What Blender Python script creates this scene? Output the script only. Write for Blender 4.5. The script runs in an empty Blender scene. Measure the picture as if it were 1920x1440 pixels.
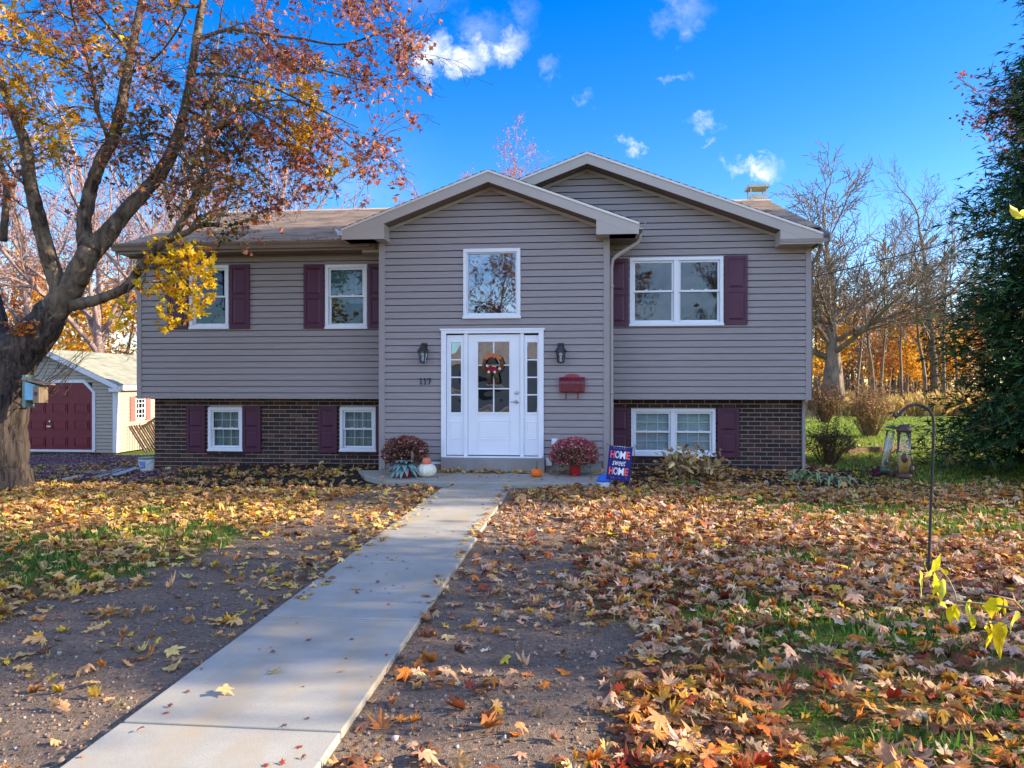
import bpy, math, random
import numpy as np
from mathutils import Vector, Matrix

random.seed(11)
RG = np.random.default_rng(7)
SC = bpy.context.scene
COL = SC.collection
R = math.radians

# ------------------------------------------------------------------ measuring
# The camera stands 1.55 m above the lawn, turned 5.4 degrees left of square to the house.
TH = R(5.4); CT, ST = math.cos(TH), math.sin(TH); FPX = 1386.7; HZ = 722.0; EYE = 1.55
def cam(px, py, d):
    u = (px - 960) / FPX; v = (HZ - py) / FPX
    return Vector((d*(u*CT - ST), d*(u*ST + CT), EYE + d*v))
def onY(px, py, Y):
    u = (px - 960) / FPX
    return cam(px, py, Y / (u*ST + CT))
def gnd(px, py, z=0.0):
    return cam(px, py, (EYE - z) * FPX / (py - HZ))
def XZ(px, py, Y):
    p = onY(px, py, Y); return p.x, p.z
def C(r, g, b):
    f = lambda c: (c/255/12.92) if c <= 10 else ((c/255 + .055)/1.055)**2.4
    return (f(r), f(g), f(b), 1.0)

# ------------------------------------------------------------------ objects
def tag(o, label=None, cat=None, group=None, kind=None):
    if label: o['label'] = label
    if cat: o['category'] = cat
    if group: o['group'] = group
    if kind: o['kind'] = kind
    return o
def empty(name, loc, label=None, cat=None, group=None):
    o = bpy.data.objects.new(name, None); COL.objects.link(o); o.location = loc
    o.empty_display_size = .1
    return tag(o, label, cat, group)
def copy_tree(o, parent=None):
    c = o.copy(); COL.objects.link(c)
    if parent is not None: c.parent = parent
    for ch in list(o.children): copy_tree(ch, c)
    return c
def link(name, me, parent=None, kind=None):
    o = bpy.data.objects.new(name, me); COL.objects.link(o)
    if parent is not None:
        o.parent = parent
        o.matrix_parent_inverse = Matrix.Translation(-parent_loc(parent))
    if kind: o['kind'] = kind
    return o
def parent_loc(p):
    l = Vector(p.location) if p.type == 'EMPTY' or p.parent is None else Vector((0, 0, 0))
    return l + (Vector((0, 0, 0)) if p.parent is None else Vector((0, 0, 0)))

class MB:
    """collects faces in world coordinates, then links them as one mesh object"""
    def __init__(s): s.v = []; s.f = []; s.m = []; s.c = None
    def face(s, pts, m=0):
        i = len(s.v); s.v += [tuple(p) for p in pts]; s.f.append(tuple(range(i, i+len(pts)))); s.m.append(m)
    def box(s, x0, x1, y0, y1, z0, z1, m=0):
        if x0 > x1: x0, x1 = x1, x0
        if y0 > y1: y0, y1 = y1, y0
        if z0 > z1: z0, z1 = z1, z0
        i = len(s.v)
        s.v += [(x0,y0,z0),(x1,y0,z0),(x1,y1,z0),(x0,y1,z0),(x0,y0,z1),(x1,y0,z1),(x1,y1,z1),(x0,y1,z1)]
        for f in ((0,3,2,1),(4,5,6,7),(0,1,5,4),(1,2,6,5),(2,3,7,6),(3,0,4,7)):
            s.f.append(tuple(i+k for k in f)); s.m.append(m)
    def obox(s, c, sz, M, m=0):
        i = len(s.v); hx, hy, hz = sz[0]/2, sz[1]/2, sz[2]/2; c = Vector(c)
        for p in ((-hx,-hy,-hz),(hx,-hy,-hz),(hx,hy,-hz),(-hx,hy,-hz),(-hx,-hy,hz),(hx,-hy,hz),(hx,hy,hz),(-hx,hy,hz)):
            s.v.append(tuple(c + M @ Vector(p)))
        for f in ((0,3,2,1),(4,5,6,7),(0,1,5,4),(1,2,6,5),(2,3,7,6),(3,0,4,7)):
            s.f.append(tuple(i+k for k in f)); s.m.append(m)
    def bar(s, a, b, w, h, m=0):
        a, b = Vector(a), Vector(b); d = b - a
        q = d.to_track_quat('X', 'Z').to_matrix()
        s.obox((a+b)/2, (d.length, w, h), q, m)
    def prism(s, poly, vec, m=0):
        vec = Vector(vec); n = len(poly); i = len(s.v)
        s.v += [tuple(p) for p in poly] + [tuple(Vector(p)+vec) for p in poly]
        s.f.append(tuple(range(i+n-1, i-1, -1))); s.m.append(m)
        s.f.append(tuple(range(i+n, i+2*n))); s.m.append(m)
        for k in range(n):
            j = (k+1) % n; s.f.append((i+k, i+j, i+n+j, i+n+k)); s.m.append(m)
    def xz(s, poly, y0, y1, m=0):
        s.prism([(x, y0, z) for x, z in poly], (0, y1-y0, 0), m)
    def tube(s, pts, rad, n=8, m=0, cap=True):
        pts = [Vector(p) for p in pts]
        if not hasattr(rad, '__len__'): rad = [rad]*len(pts)
        t0 = (pts[1]-pts[0]).normalized()
        a = t0.orthogonal().normalized(); rings = []
        for k, p in enumerate(pts):
            t = (pts[min(k+1, len(pts)-1)] - pts[max(k-1, 0)])
            t = t.normalized() if t.length > 1e-9 else t0
            a = (a - t*a.dot(t)); a = a.normalized() if a.length > 1e-6 else t.orthogonal().normalized()
            b = t.cross(a); i = len(s.v)
            for j in range(n):
                q = 2*math.pi*j/n
                s.v.append(tuple(p + (a*math.cos(q) + b*math.sin(q))*rad[k]))
            rings.append(i)
        for k in range(len(rings)-1):
            for j in range(n):
                s.f.append((rings[k]+j, rings[k]+(j+1) % n, rings[k+1]+(j+1) % n, rings[k+1]+j)); s.m.append(m)
        if cap:
            s.f.append(tuple(rings[0]+j for j in range(n-1, -1, -1))); s.m.append(m)
            s.f.append(tuple(rings[-1]+j for j in range(n))); s.m.append(m)
    def lathe(s, prof, c, n=24, m=0, fn=None, rot=None):
        """prof [(r, z)]; fn(angle) scales the radius (pumpkin ribs)"""
        c = Vector(c); rows = []
        for r, z in prof:
            i = len(s.v)
            for j in range(n):
                q = 2*math.pi*j/n; k = fn(q) if fn else 1
                p = Vector((r*k*math.cos(q), r*k*math.sin(q), z))
                s.v.append(tuple(c + (rot @ p if rot else p)))
            rows.append(i)
        for a, b in zip(rows, rows[1:]):
            for j in range(n):
                s.f.append((a+j, a+(j+1) % n, b+(j+1) % n, b+j)); s.m.append(m)
        s.f.append(tuple(rows[0]+j for j in range(n-1, -1, -1))); s.m.append(m)
        s.f.append(tuple(rows[-1]+j for j in range(n))); s.m.append(m)
    def ball(s, c, r, n=10, k=7, m=0, sc=(1, 1, 1)):
        prof = []
        c = Vector(c); rows = []
        for a in range(k+1):
            t = math.pi*a/k - math.pi/2
            prof.append((max(1e-4, math.cos(t)*r), math.sin(t)*r))
        i0 = len(s.v); s.lathe(prof, (0, 0, 0), n, m)
        for i in range(i0, len(s.v)):
            x, y, z = s.v[i]; s.v[i] = (c.x + x*sc[0], c.y + y*sc[1], c.z + z*sc[2])
    def build(s, name, mats, parent=None, smooth=False, bevel=0, kind=None, seg=2):
        me = bpy.data.meshes.new(name)
        me.from_pydata(s.v, [], s.f)
        if not isinstance(mats, (list, tuple)): mats = [mats]
        for m in mats: me.materials.append(m)
        if len(mats) > 1: me.polygons.foreach_set('material_index', s.m)
        if smooth: me.polygons.foreach_set('use_smooth', [True]*len(s.f))
        me.update()
        o = link(name, me, parent, kind)
        if bevel:
            b = o.modifiers.new('edge', 'BEVEL'); b.width = bevel; b.segments = seg; b.limit_method = 'ANGLE'; b.angle_limit = R(40)
        return o

def build_islands(mb, name, mats, parent=None, **kw):
    """one object per connected piece"""
    par = list(range(len(mb.v)))
    def find(a):
        while par[a] != a: par[a] = par[par[a]]; a = par[a]
        return a
    for f in mb.f:
        for k in f[1:]: par[find(k)] = find(f[0])
    groups = {}
    for f, m in zip(mb.f, mb.m): groups.setdefault(find(f[0]), []).append((f, m))
    out = []
    for fs in groups.values():
        q = MB(); ids = {}
        for f, m in fs:
            g = []
            for k in f:
                if k not in ids: ids[k] = len(q.v); q.v.append(mb.v[k])
                g.append(ids[k])
            q.f.append(tuple(g)); q.m.append(m)
        out.append(q.build(name, mats, parent, **kw))
    return out

def mesh_np(name, V, F, mat, parent=None, cols=None, smooth=False, kind=None):
    """V (N,3), F (M,k) arrays to one mesh object, optional per-vertex colour 'Col'"""
    me = bpy.data.meshes.new(name)
    n, (m, k) = len(V), F.shape
    me.vertices.add(n); me.vertices.foreach_set('co', np.ascontiguousarray(V, np.float32).ravel())
    me.loops.add(m*k); me.loops.foreach_set('vertex_index', np.ascontiguousarray(F, np.int32).ravel())
    me.polygons.add(m); me.polygons.foreach_set('loop_start', np.arange(0, m*k, k, dtype=np.int32))
    me.update(calc_edges=True)
    if smooth: me.polygons.foreach_set('use_smooth', np.ones(m, bool))
    if cols is not None:
        a = me.attributes.new('Col', 'FLOAT_COLOR', 'POINT')
        c = np.ones((n, 4), np.float32); c[:, :cols.shape[1]] = cols
        a.data.foreach_set('color', c.ravel())
    me.materials.append(mat)
    return link(name, me, parent, kind)

# ------------------------------------------------------------------ materials
def newmat(name):
    m = bpy.data.materials.new(name); m.use_nodes = True
    nt = m.node_tree; p = nt.nodes['Principled BSDF']
    return m, nt, p, nt.nodes.new, nt.links.new
def setv(node, **kw):
    for k, v in kw.items(): node.inputs[k.replace('_', ' ')].default_value = v
    return node
def mapped(nt, scale=(1, 1, 1), rot=(0, 0, 0), src='Object'):
    tc = nt.nodes.new('ShaderNodeTexCoord'); mp = nt.nodes.new('ShaderNodeMapping')
    mp.inputs['Scale'].default_value = scale; mp.inputs['Rotation'].default_value = rot
    nt.links.new(tc.outputs[src], mp.inputs['Vector']); return mp.outputs['Vector']
def mixc(nt, fac, a, b, mode='MIX'):
    n = nt.nodes.new('ShaderNodeMix'); n.data_type = 'RGBA'; n.blend_type = mode
    for sock, v in ((n.inputs[0], fac), (n.inputs[6], a), (n.inputs[7], b)):
        if hasattr(v, 'links') or hasattr(v, 'is_linked'): nt.links.new(v, sock)
        else: sock.default_value = v
    return n.outputs[2]
def ramp(nt, val, stops):
    n = nt.nodes.new('ShaderNodeValToRGB'); cr = n.color_ramp
    while len(cr.elements) < len(stops): cr.elements.new(.5)
    for e, (p, c) in zip(cr.elements, stops):
        e.position = p; e.color = c if hasattr(c, '__len__') else (c, c, c, 1)
    nt.links.new(val, n.inputs[0]); return n.outputs[0]
def noise(nt, vec, scale, detail=4, rough=.55, dist=0):
    n = nt.nodes.new('ShaderNodeTexNoise'); nt.links.new(vec, n.inputs['Vector'])
    setv(n, Scale=scale, Detail=detail, Roughness=rough, Distortion=dist); return n.outputs[0]
def bumpn(nt, p, h, strength=.3, dist=.01):
    b = nt.nodes.new('ShaderNodeBump'); setv(b, Strength=strength, Distance=dist)
    nt.links.new(h, b.inputs['Height']); nt.links.new(b.outputs[0], p.inputs['Normal']); return b
def mul(c, k): return (c[0]*k, c[1]*k, c[2]*k, 1)

def plain(name, col, rough=.5, var=.12, nscale=6, spec=.4, metal=0, stretch=(1, 1, 1), bump=.1, bscale=40, coat=0):
    m, nt, p, N, L = newmat(name)
    v = mapped(nt, stretch)
    f = noise(nt, v, nscale, 5)
    L(mixc(nt, ramp(nt, f, [(.3, 0.), (.7, 1.)]), mul(col, 1-var), mul(col, 1+var)), p.inputs['Base Color'])
    setv(p, Roughness=rough, Metallic=metal); p.inputs['Specular IOR Level'].default_value = spec
    if coat: p.inputs['Coat Weight'].default_value = coat; p.inputs['Coat Roughness'].default_value = .15
    if bump: bumpn(nt, p, noise(nt, v, bscale, 3), bump, .004)
    rr = ramp(nt, noise(nt, v, nscale*2.3, 3), [(.3, max(0, rough-.08)), (.7, min(1, rough+.1))]); L(rr, p.inputs['Roughness'])
    return m

def leafmat(name, trans=.3, rough=.55, spec=.25, var=.25, vs=60):
    m, nt, p, N, L = newmat(name)
    at = N('ShaderNodeAttribute'); at.attribute_name = 'Col'
    v = mapped(nt)
    f = ramp(nt, noise(nt, v, vs, 3), [(.3, 1-var), (.7, 1+var)])
    col = mixc(nt, 1., at.outputs['Color'], f, 'MULTIPLY')
    L(col, p.inputs['Base Color']); setv(p, Roughness=rough); p.inputs['Specular IOR Level'].default_value = spec
    tr = N('ShaderNodeBsdfTranslucent'); L(col, tr.inputs['Color'])
    ms = N('ShaderNodeMixShader'); ms.inputs[0].default_value = trans
    L(p.outputs[0], ms.inputs[1]); L(tr.outputs[0], ms.inputs[2])
    L(ms.outputs[0], nt.nodes['Material Output'].inputs['Surface'])
    return m

def glassmat(name, refl=.3, tint=(.75, .8, .8, 1), wav=.012, wscale=1.6, fine=0):
    m, nt, p, N, L = newmat(name); nt.nodes.remove(p)
    g = N('ShaderNodeBsdfGlossy'); setv(g, Roughness=.015, Color=(.62, .74, .86, 1))
    t = N('ShaderNodeBsdfTransparent'); t.inputs[0].default_value = tint
    v = mapped(nt)
    h = noise(nt, v, wscale, 1, .4, .4)
    b = N('ShaderNodeBump'); setv(b, Strength=1., Distance=wav); L(h, b.inputs['Height']); L(b.outputs[0], g.inputs['Normal'])
    lw = N('ShaderNodeLayerWeight'); lw.inputs[0].default_value = .25
    mr = N('ShaderNodeMapRange'); L(lw.outputs['Fresnel'], mr.inputs[0]); setv(mr, To_Min=refl, To_Max=.95)
    ms = N('ShaderNodeMixShader'); L(mr.outputs[0], ms.inputs[0]); L(t.outputs[0], ms.inputs[1]); L(g.outputs[0], ms.inputs[2])
    L(ms.outputs[0], nt.nodes['Material Output'].inputs['Surface'])
    return m

def barkmat(name, dark, light, scale=7, stretch=(1, 1, .18), bstr=.9, bdist=.03):
    m, nt, p, N, L = newmat(name)
    v = mapped(nt, stretch)
    f = noise(nt, v, scale, 7, .65, .8); g = noise(nt, mapped(nt), 1.6, 3)
    c = mixc(nt, ramp(nt, f, [(.36, 0.), (.64, 1.)]), dark, light)
    c = mixc(nt, ramp(nt, g, [(.5, 0.), (.75, .45)]), c, mul(light, 1.25))
    L(c, p.inputs['Base Color']); setv(p, Roughness=.9); p.inputs['Specular IOR Level'].default_value = .15
    bumpn(nt, p, f, bstr, bdist)
    return m

def sidingmat(name, col):
    m, nt, p, N, L = newmat(name)
    v = mapped(nt, (.9, .9, 26))
    f = noise(nt, v, 3, 5, .6)
    g = noise(nt, mapped(nt, (.5, .5, .5)), 1.2, 3)
    c = mixc(nt, ramp(nt, f, [(.3, 0.), (.7, 1.)]), mul(col, .88), mul(col, 1.12))
    c = mixc(nt, ramp(nt, g, [(.35, 0.), (.7, .35)]), c, mul(col, .9))
    L(c, p.inputs['Base Color']); setv(p, Roughness=.55); p.inputs['Specular IOR Level'].default_value = .3
    bumpn(nt, p, noise(nt, mapped(nt, (1.5, 1.5, 40)), 8, 4), .12, .003)
    lo = noise(nt, mapped(nt, (.7, .7, 3.)), 1.5, 2); b2 = N('ShaderNodeBump'); setv(b2, Strength=.35, Distance=.03); L(lo, b2.inputs['Height'])
    L(b2.outputs[0], [n for n in nt.nodes if n.type == 'BUMP' and n != b2][0].inputs['Normal'])
    return m

def shinglemat(name, axis, a, b, c3):
    """asphalt shingles: tabs of uneven tone along the courses; axis 'x' for front slopes, 'y' for side slopes"""
    m, nt, p, N, L = newmat(name)
    sep = N('ShaderNodeSeparateXYZ'); tc = N('ShaderNodeTexCoord'); L(tc.outputs['Object'], sep.inputs[0])
    cmb = N('ShaderNodeCombineXYZ')
    L(sep.outputs['X' if axis == 'x' else 'Y'], cmb.inputs[0]); L(sep.outputs['Z'], cmb.inputs[1])
    br = N('ShaderNodeTexBrick'); L(cmb.outputs[0], br.inputs['Vector'])
    setv(br, Scale=1., Color1=(0, 0, 0, 1), Color2=(1, 1, 1, 1), Mortar=(.3, .3, .3, 1), Mortar_Size=.002)
    br.inputs['Brick Width'].default_value = .27; br.inputs['Row Height'].default_value = .0506; br.offset = .37
    n2 = noise(nt, tc.outputs['Object'], 2.2, 4)
    n3 = noise(nt, tc.outputs['Object'], 90, 2)
    col = mixc(nt, ramp(nt, br.outputs['Color'], [(0, 0.), (1, 1.)]), a, b)
    col = mixc(nt, ramp(nt, n2, [(.4, 0.), (.65, .7)]), col, c3)
    col = mixc(nt, ramp(nt, n3, [(.35, 0.), (.7, .35)]), col, mul(a, .5))
    L(col, p.inputs['Base Color']); setv(p, Roughness=.92); p.inputs['Specular IOR Level'].default_value = .15
    bumpn(nt, p, n3, .4, .006)
    return m

def woodmat(name, a, b, stretch=(1, 1, .1), scale=14):
    m, nt, p, N, L = newmat(name)
    f = noise(nt, mapped(nt, stretch), scale, 5, .6, .4)
    L(mixc(nt, ramp(nt, f, [(.3, 0.), (.7, 1.)]), a, b), p.inputs['Base Color']); setv(p, Roughness=.8)
    bumpn(nt, p, f, .3, .005); return m

M = {}
M['siding'] = sidingmat('house vinyl siding', C(151, 143, 143))
M['trimgrey'] = plain('grey corner trim', C(152, 144, 143), .5, .05, 2, bump=.04)
M['fascia'] = plain('putty aluminium fascia', C(176, 168, 160), .45, .05, 1.5, bump=.04, bscale=12)
M['drip'] = plain('pale drip edge', C(222, 217, 210), .4, .04, 2, bump=.03)
M['soffit'] = plain('brown grey soffit', C(120, 106, 100), .55, .08, 3)
M['gutter'] = plain('brown grey gutter', C(134, 120, 110), .35, .06, 2, spec=.5, bump=.03)
M['white'] = plain('white vinyl', C(226, 230, 236), .38, .03, 2, bump=.03)
M['doorwhite'] = plain('white door paint', C(232, 235, 240), .35, .025, 2, bump=.05, bscale=14)
M['shutter'] = plain('burgundy shutter paint', C(78, 32, 58), .42, .1, 5, stretch=(1, 1, .15), bump=.12, bscale=30)
M['concrete'] = None
M['metalblack'] = plain('black metal', (.02, .02, .022, 1), .4, .2, 20, spec=.5)
M['rodblack'] = plain('weathered black iron', (.035, .03, .03, 1), .55, .3, 30)
M['steel'] = plain('brushed nickel', (.55, .54, .52, 1), .28, .05, 20, metal=1, bump=.02)
M['flash'] = plain('galvanised flashing', C(196, 188, 172), .4, .12, 8, metal=.6)
M['mailred'] = plain('dark red enamel', C(104, 10, 36), .3, .06, 6, spec=.5, coat=.4, bump=.05)
M['mailrim'] = plain('faded red enamel', C(150, 66, 74), .5, .1, 9)
M['potred'] = plain('red plastic pot', C(160, 20, 28), .35, .08, 8, spec=.5)
M['glass'] = glassmat('window glass', .06, (.6, .7, .7, 1), .010, 1.3)
M['glasspic'] = glassmat('picture window glass', .32, (.6, .68, .68, 1), .0022, 2.2)
M['glassdoor'] = glassmat('door glass', .4, (.6, .66, .66, 1), .012, 1.7)
M['glasslow'] = glassmat('basement window glass', .07, (.8, .9, .92, 1), .006, 1.5)
M['glasslamp'] = glassmat('lantern glass', .18, (.9, .92, .92, 1), .002, 9)
M['blind'] = plain('pale window blind', C(206, 214, 218), .8, .12, 4, stretch=(1, 1, 6))
M['curtain'] = plain('grey green curtain', C(150, 172, 172), .9, .3, 6, stretch=(8, 8, .3))
M['drapedark'] = plain('dark drape', C(40, 46, 48), .9, .35, 7, stretch=(9, 9, .3))
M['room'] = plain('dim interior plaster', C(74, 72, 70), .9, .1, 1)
M['leaf'] = leafmat('dry leaves', .25, .6, .2, .22, 70)
M['treeleaf'] = leafmat('tree leaves', .42, .5, .25, .2, 30)
M['farleaf'] = leafmat('distant leaves', .4, .7, .1, .25, 5)
M['grass'] = leafmat('grass blades', .35, .5, .25, .15, 3)
M['needles'] = leafmat('conifer sprays', .2, .55, .2, .3, 8)
M['soil'] = leafmat('soil crumbs', .0, .95, .05, .3, 80)
M['petal'] = leafmat('flower petals', .25, .6, .15, .15, 60)
M['bark'] = barkmat('maple bark', C(30, 26, 27), C(98, 88, 82), 17, (1, 1, .12), 1., .06)
M['limb'] = barkmat('maple limb bark', C(48, 40, 36), C(118, 106, 90), 9, (1, 1, .5), .7, .02)
M['barkfar'] = barkmat('oak bark', C(80, 70, 65), C(144, 130, 116), 3, (1, 1, .3), .6, .03)
M['barkred'] = barkmat('reddish twig bark', C(112, 92, 92), C(172, 148, 142), 3, (1, 1, .3), .5, .03)
M['woodgrey'] = woodmat('weathered picket wood', C(92, 78, 64), C(158, 138, 114))
M['woodbrown'] = woodmat('brown timber', C(88, 62, 42), C(128, 96, 68), (.1, 1, 1))

def brickmats():
    m, nt, p, N, L = newmat('dark clinker brick')
    g = N('ShaderNodeNewGeometry'); v = mapped(nt)
    c = ramp(nt, g.outputs['Random Per Island'], [(0, C(48, 36, 38)), (.35, C(62, 44, 44)), (.62, C(40, 32, 36)), (.85, C(82, 54, 48)), (1, C(104, 76, 66))])
    c = mixc(nt, ramp(nt, noise(nt, v, 45, 4), [(.35, 0.), (.7, .5)]), c, C(86, 70, 66))
    L(c, p.inputs['Base Color']); setv(p, Roughness=.82); p.inputs['Specular IOR Level'].default_value = .2
    bumpn(nt, p, noise(nt, v, 70, 4), .5, .006)
    return m, plain('lime mortar', C(178, 166, 152), .95, .14, 20, spec=.1, bump=.5, bscale=90)
M['brick'], M['mortar'] = brickmats()
# ------------------------------------------------------------------ numpy noise
_lat = np.random.default_rng(3).random((256, 256))
def vnoise(x, y, s, seed=0):
    x = np.asarray(x, float)/s + 31.7*seed; y = np.asarray(y, float)/s + 17.3*seed
    xi, yi = np.floor(x).astype(int), np.floor(y).astype(int); fx, fy = x-xi, y-yi
    fx = fx*fx*(3-2*fx); fy = fy*fy*(3-2*fy)
    g = lambda a, b: _lat[a % 256, b % 256]
    return (g(xi, yi)*(1-fx)+g(xi+1, yi)*fx)*(1-fy) + (g(xi, yi+1)*(1-fx)+g(xi+1, yi+1)*fx)*fy
def sst(a, b, x):
    t = np.clip((np.asarray(x, float)-a)/(b-a), 0, 1); return t*t*(3-2*t)

WX0, WX1 = -2.05, -1.04                # the walk
def ground_z(X, Y):
    X = np.asarray(X, float); Y = np.asarray(Y, float)
    z = -.52*sst(10.4, 20.5, Y)*sst(-5.6, -9.2, X)
    near = sst(30, 14, Y)*sst(-.5, 1.5, Y)
    z = z + near*(.05*(vnoise(X, Y, 1.4, 1)-.5) + .03*(vnoise(X, Y, .45, 2)-.5) + .014*(vnoise(X, Y, .15, 3)-.5))
    bed = sst(11.3, 12.6, Y)*sst(13.9, 13.3, Y)*sst(-8.2, -6, X)*sst(5.2, 4, X)
    z = z + .06*bed
    wk = sst(.16, .0, np.maximum(WX0-X, X-WX1))*(Y < 11.4)
    z = z*(1-wk) + wk*.01
    sl = sst(.2, 0., np.maximum(-3.6-X, X-.5))*sst(10.9, 11.15, Y)*sst(12.8, 12.5, Y)
    z = z*(1-sl) - .01*sl
    return z

def zones(X, Y):
    """weights: dirt, mulch, gravel; the rest is lawn"""
    wob = (vnoise(X, Y, .5, 5)-.5)*.45 + (vnoise(X, Y, .17, 6)-.5)*.2
    rb = np.interp(Y, [2, 3, 4.5, 6, 7.7, 9.4, 10.9, 12], [-.15, -.05, .22, .12, -.1, -.2, -.5, -.6])
    dirt_r = sst(.14, -.14, X-rb+wob)*(X > -1.6)
    lb = np.interp(Y, [2, 3.2, 4.3, 5.7, 7.7, 9.2, 10.4], [-6.5, -5.2, -3.9, -3.45, -3.35, -3.3, -3.4])
    dirt_l = sst(-.16, .16, X-lb+wob)*(X < -1.5)
    front = sst(-.25, .25, Y-3.75-(X+3.4)*.25+wob)              # dirt opens out in the left front corner
    dirt_l = np.maximum(dirt_l, (1-front)*(X < -1.5))
    mulch = sst(-.25, .2, Y-np.interp(X, [-9, -6.5, -4, -3.4, .4, 1, 3, 5.4, 6.2], [11.2, 10.7, 10.6, 10.9, 11.2, 11.4, 11.2, 11.6, 12.3])+wob)
    mulch = mulch*sst(14.4, 13.6, Y)*sst(5.5, 4.7, X+wob)*sst(-8.5, -7.6, X)
    gravel = sst(-.3, .25, Y-11.3+wob*1.4)*sst(-6.4, -7.4, X+wob)*sst(21.2, 20.6, Y)*sst(-30, -26, X)
    dirt = np.clip(np.maximum(dirt_r, dirt_l), 0, 1)*(Y < 13)*(1-mulch)*(1-gravel)
    return dirt, mulch*(1-gravel), gravel

patch_px = [(1560, 1190, .75, .5), (1440, 1130, .5, .3), (1330, 1150, .3, .25), (1660, 1190, .6, .5), (1480, 1270, .35, .2), (1850, 1150, .5, .3), (1650, 960, 2.2, .9), (1850, 905, 3.4, 1.3), (1850, 990, 1.8, .8), (1500, 1340, .3, .12), (1640, 1390, .4, .16), (1880, 1350, .35, .16), (1800, 1420, .4, .12),
            (1400, 945, .9, .3), (1500, 1045, .5, .25), (130, 1072, .75, .5), (200, 1075, .6, .45), (340, 1000, .9, .5), (50, 1095, .4, .3), (240, 1065, .3, .3), (420, 1010, .8, .5), (140, 1010, .8, .5), (60, 1050, .5, .4), (300, 960, .6, .3)]
patches = [(gnd(px, py), a, b) for px, py, a, b in patch_px]
def green(X, Y):
    g = np.zeros(np.shape(X))
    for p, a, b in patches:
        wob = 1+1.3*(vnoise(X, Y, .3, 9)-.5)
        g = np.maximum(g, np.exp(-(((X-p.x)/a)**2 + ((Y-p.y)/b)**2)*wob*1.7))
    return g
def litter(X, Y):
    return (1-sst(.25, .6, green(X, Y)))*sst(12.6, 11, Y)*sst(1., 2., Y)*sst(-14, -11, X)*sst(11, 8, X)*(.55+.45*sst(.3, .6, vnoise(X, Y, .4, 44)))
# ------------------------------------------------------------------ ground
def axis(parts):
    out = []
    for a, b, s in parts: out += list(np.arange(a, b-1e-6, s))
    return np.array(out + [parts[-1][1]])
gx = axis([(-420, -60, 40), (-60, -20, 4), (-20, -11, .5), (-11, -5, .09), (-5, 3, .05), (3, 9, .09), (9, 20, .6), (20, 60, 5), (60, 420, 40)])
gy = axis([(-420, -60, 40), (-60, -10, 5), (-10, 1.8, .8), (1.8, 6, .05), (6, 14.5, .09), (14.5, 30, .5), (30, 80, 4), (80, 700, 62)])
GX, GY = np.meshgrid(gx, gy)
GZ = ground_z(GX, GY)
V = np.stack([GX.ravel(), GY.ravel(), GZ.ravel()], 1)
nx, ny = len(gx), len(gy)
ii = (np.arange(ny-1)[:, None]*nx + np.arange(nx-1)[None]).ravel()
Fq = np.stack([ii, ii+1, ii+nx+1, ii+nx], 1)
d_, m_, g_ = zones(GX.ravel(), GY.ravel())
zc = np.stack([d_, m_, g_, litter(GX.ravel(), GY.ravel())], 1)
def groundmat():
    m, nt, p, N, L = newmat('yard ground')
    at = N('ShaderNodeAttribute'); at.attribute_name = 'Col'
    sp = N('ShaderNodeSeparateColor'); L(at.outputs['Color'], sp.inputs[0])
    v = mapped(nt)
    n1 = noise(nt, v, 3, 6, .7); n2 = noise(nt, v, 38, 5, .65); n3 = noise(nt, v, 140, 3, .6); n4 = noise(nt, v, .35, 4)
    grass = mixc(nt, ramp(nt, n2, [(.3, 0.), (.7, 1.)]), C(58, 82, 30), C(112, 132, 50))
    grass = mixc(nt, ramp(nt, n4, [(.42, 0.), (.62, .6)]), grass, C(132, 132, 62))
    lit = mixc(nt, ramp(nt, n3, [(.3, 0.), (.7, 1.)]), C(92, 66, 48), C(172, 134, 98))
    grass = mixc(nt, at.outputs['Alpha'], grass, lit)
    dirt = mixc(nt, ramp(nt, n2, [(.3, 0.), (.72, 1.)]), C(108, 93, 82), C(168, 148, 130))
    dirt = mixc(nt, ramp(nt, n1, [(.45, 0.), (.7, .6)]), dirt, C(120, 105, 95))
    mul_ = mixc(nt, ramp(nt, n3, [(.3, 0.), (.7, 1.)]), C(38, 31, 30), C(84, 70, 64))
    vo = N('ShaderNodeTexVoronoi'); L(v, vo.inputs['Vector']); setv(vo, Scale=34.)
    grav = mixc(nt, ramp(nt, vo.outputs['Distance'], [(.1, 0.), (.6, 1.)]), C(118, 92, 96), C(52, 40, 46))
    grav = mixc(nt, .55, grav, mixc(nt, 1., grav, vo.outputs['Color'], 'OVERLAY'))
    c = mixc(nt, sp.outputs[0], grass, dirt)
    c = mixc(nt, sp.outputs[1], c, mul_)
    c = mixc(nt, sp.outputs[2], c, grav)
    L(c, p.inputs['Base Color']); setv(p, Roughness=.95); p.inputs['Specular IOR Level'].default_value = .1
    mx = N('ShaderNodeMath'); mx.operation = 'ADD'; L(n2, mx.inputs[0]); L(n3, mx.inputs[1])
    bumpn(nt, p, mx.outputs[0], .9, .03)
    return m
mesh_np('ground', V, Fq, groundmat(), cols=zc, smooth=True, kind='structure')

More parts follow.
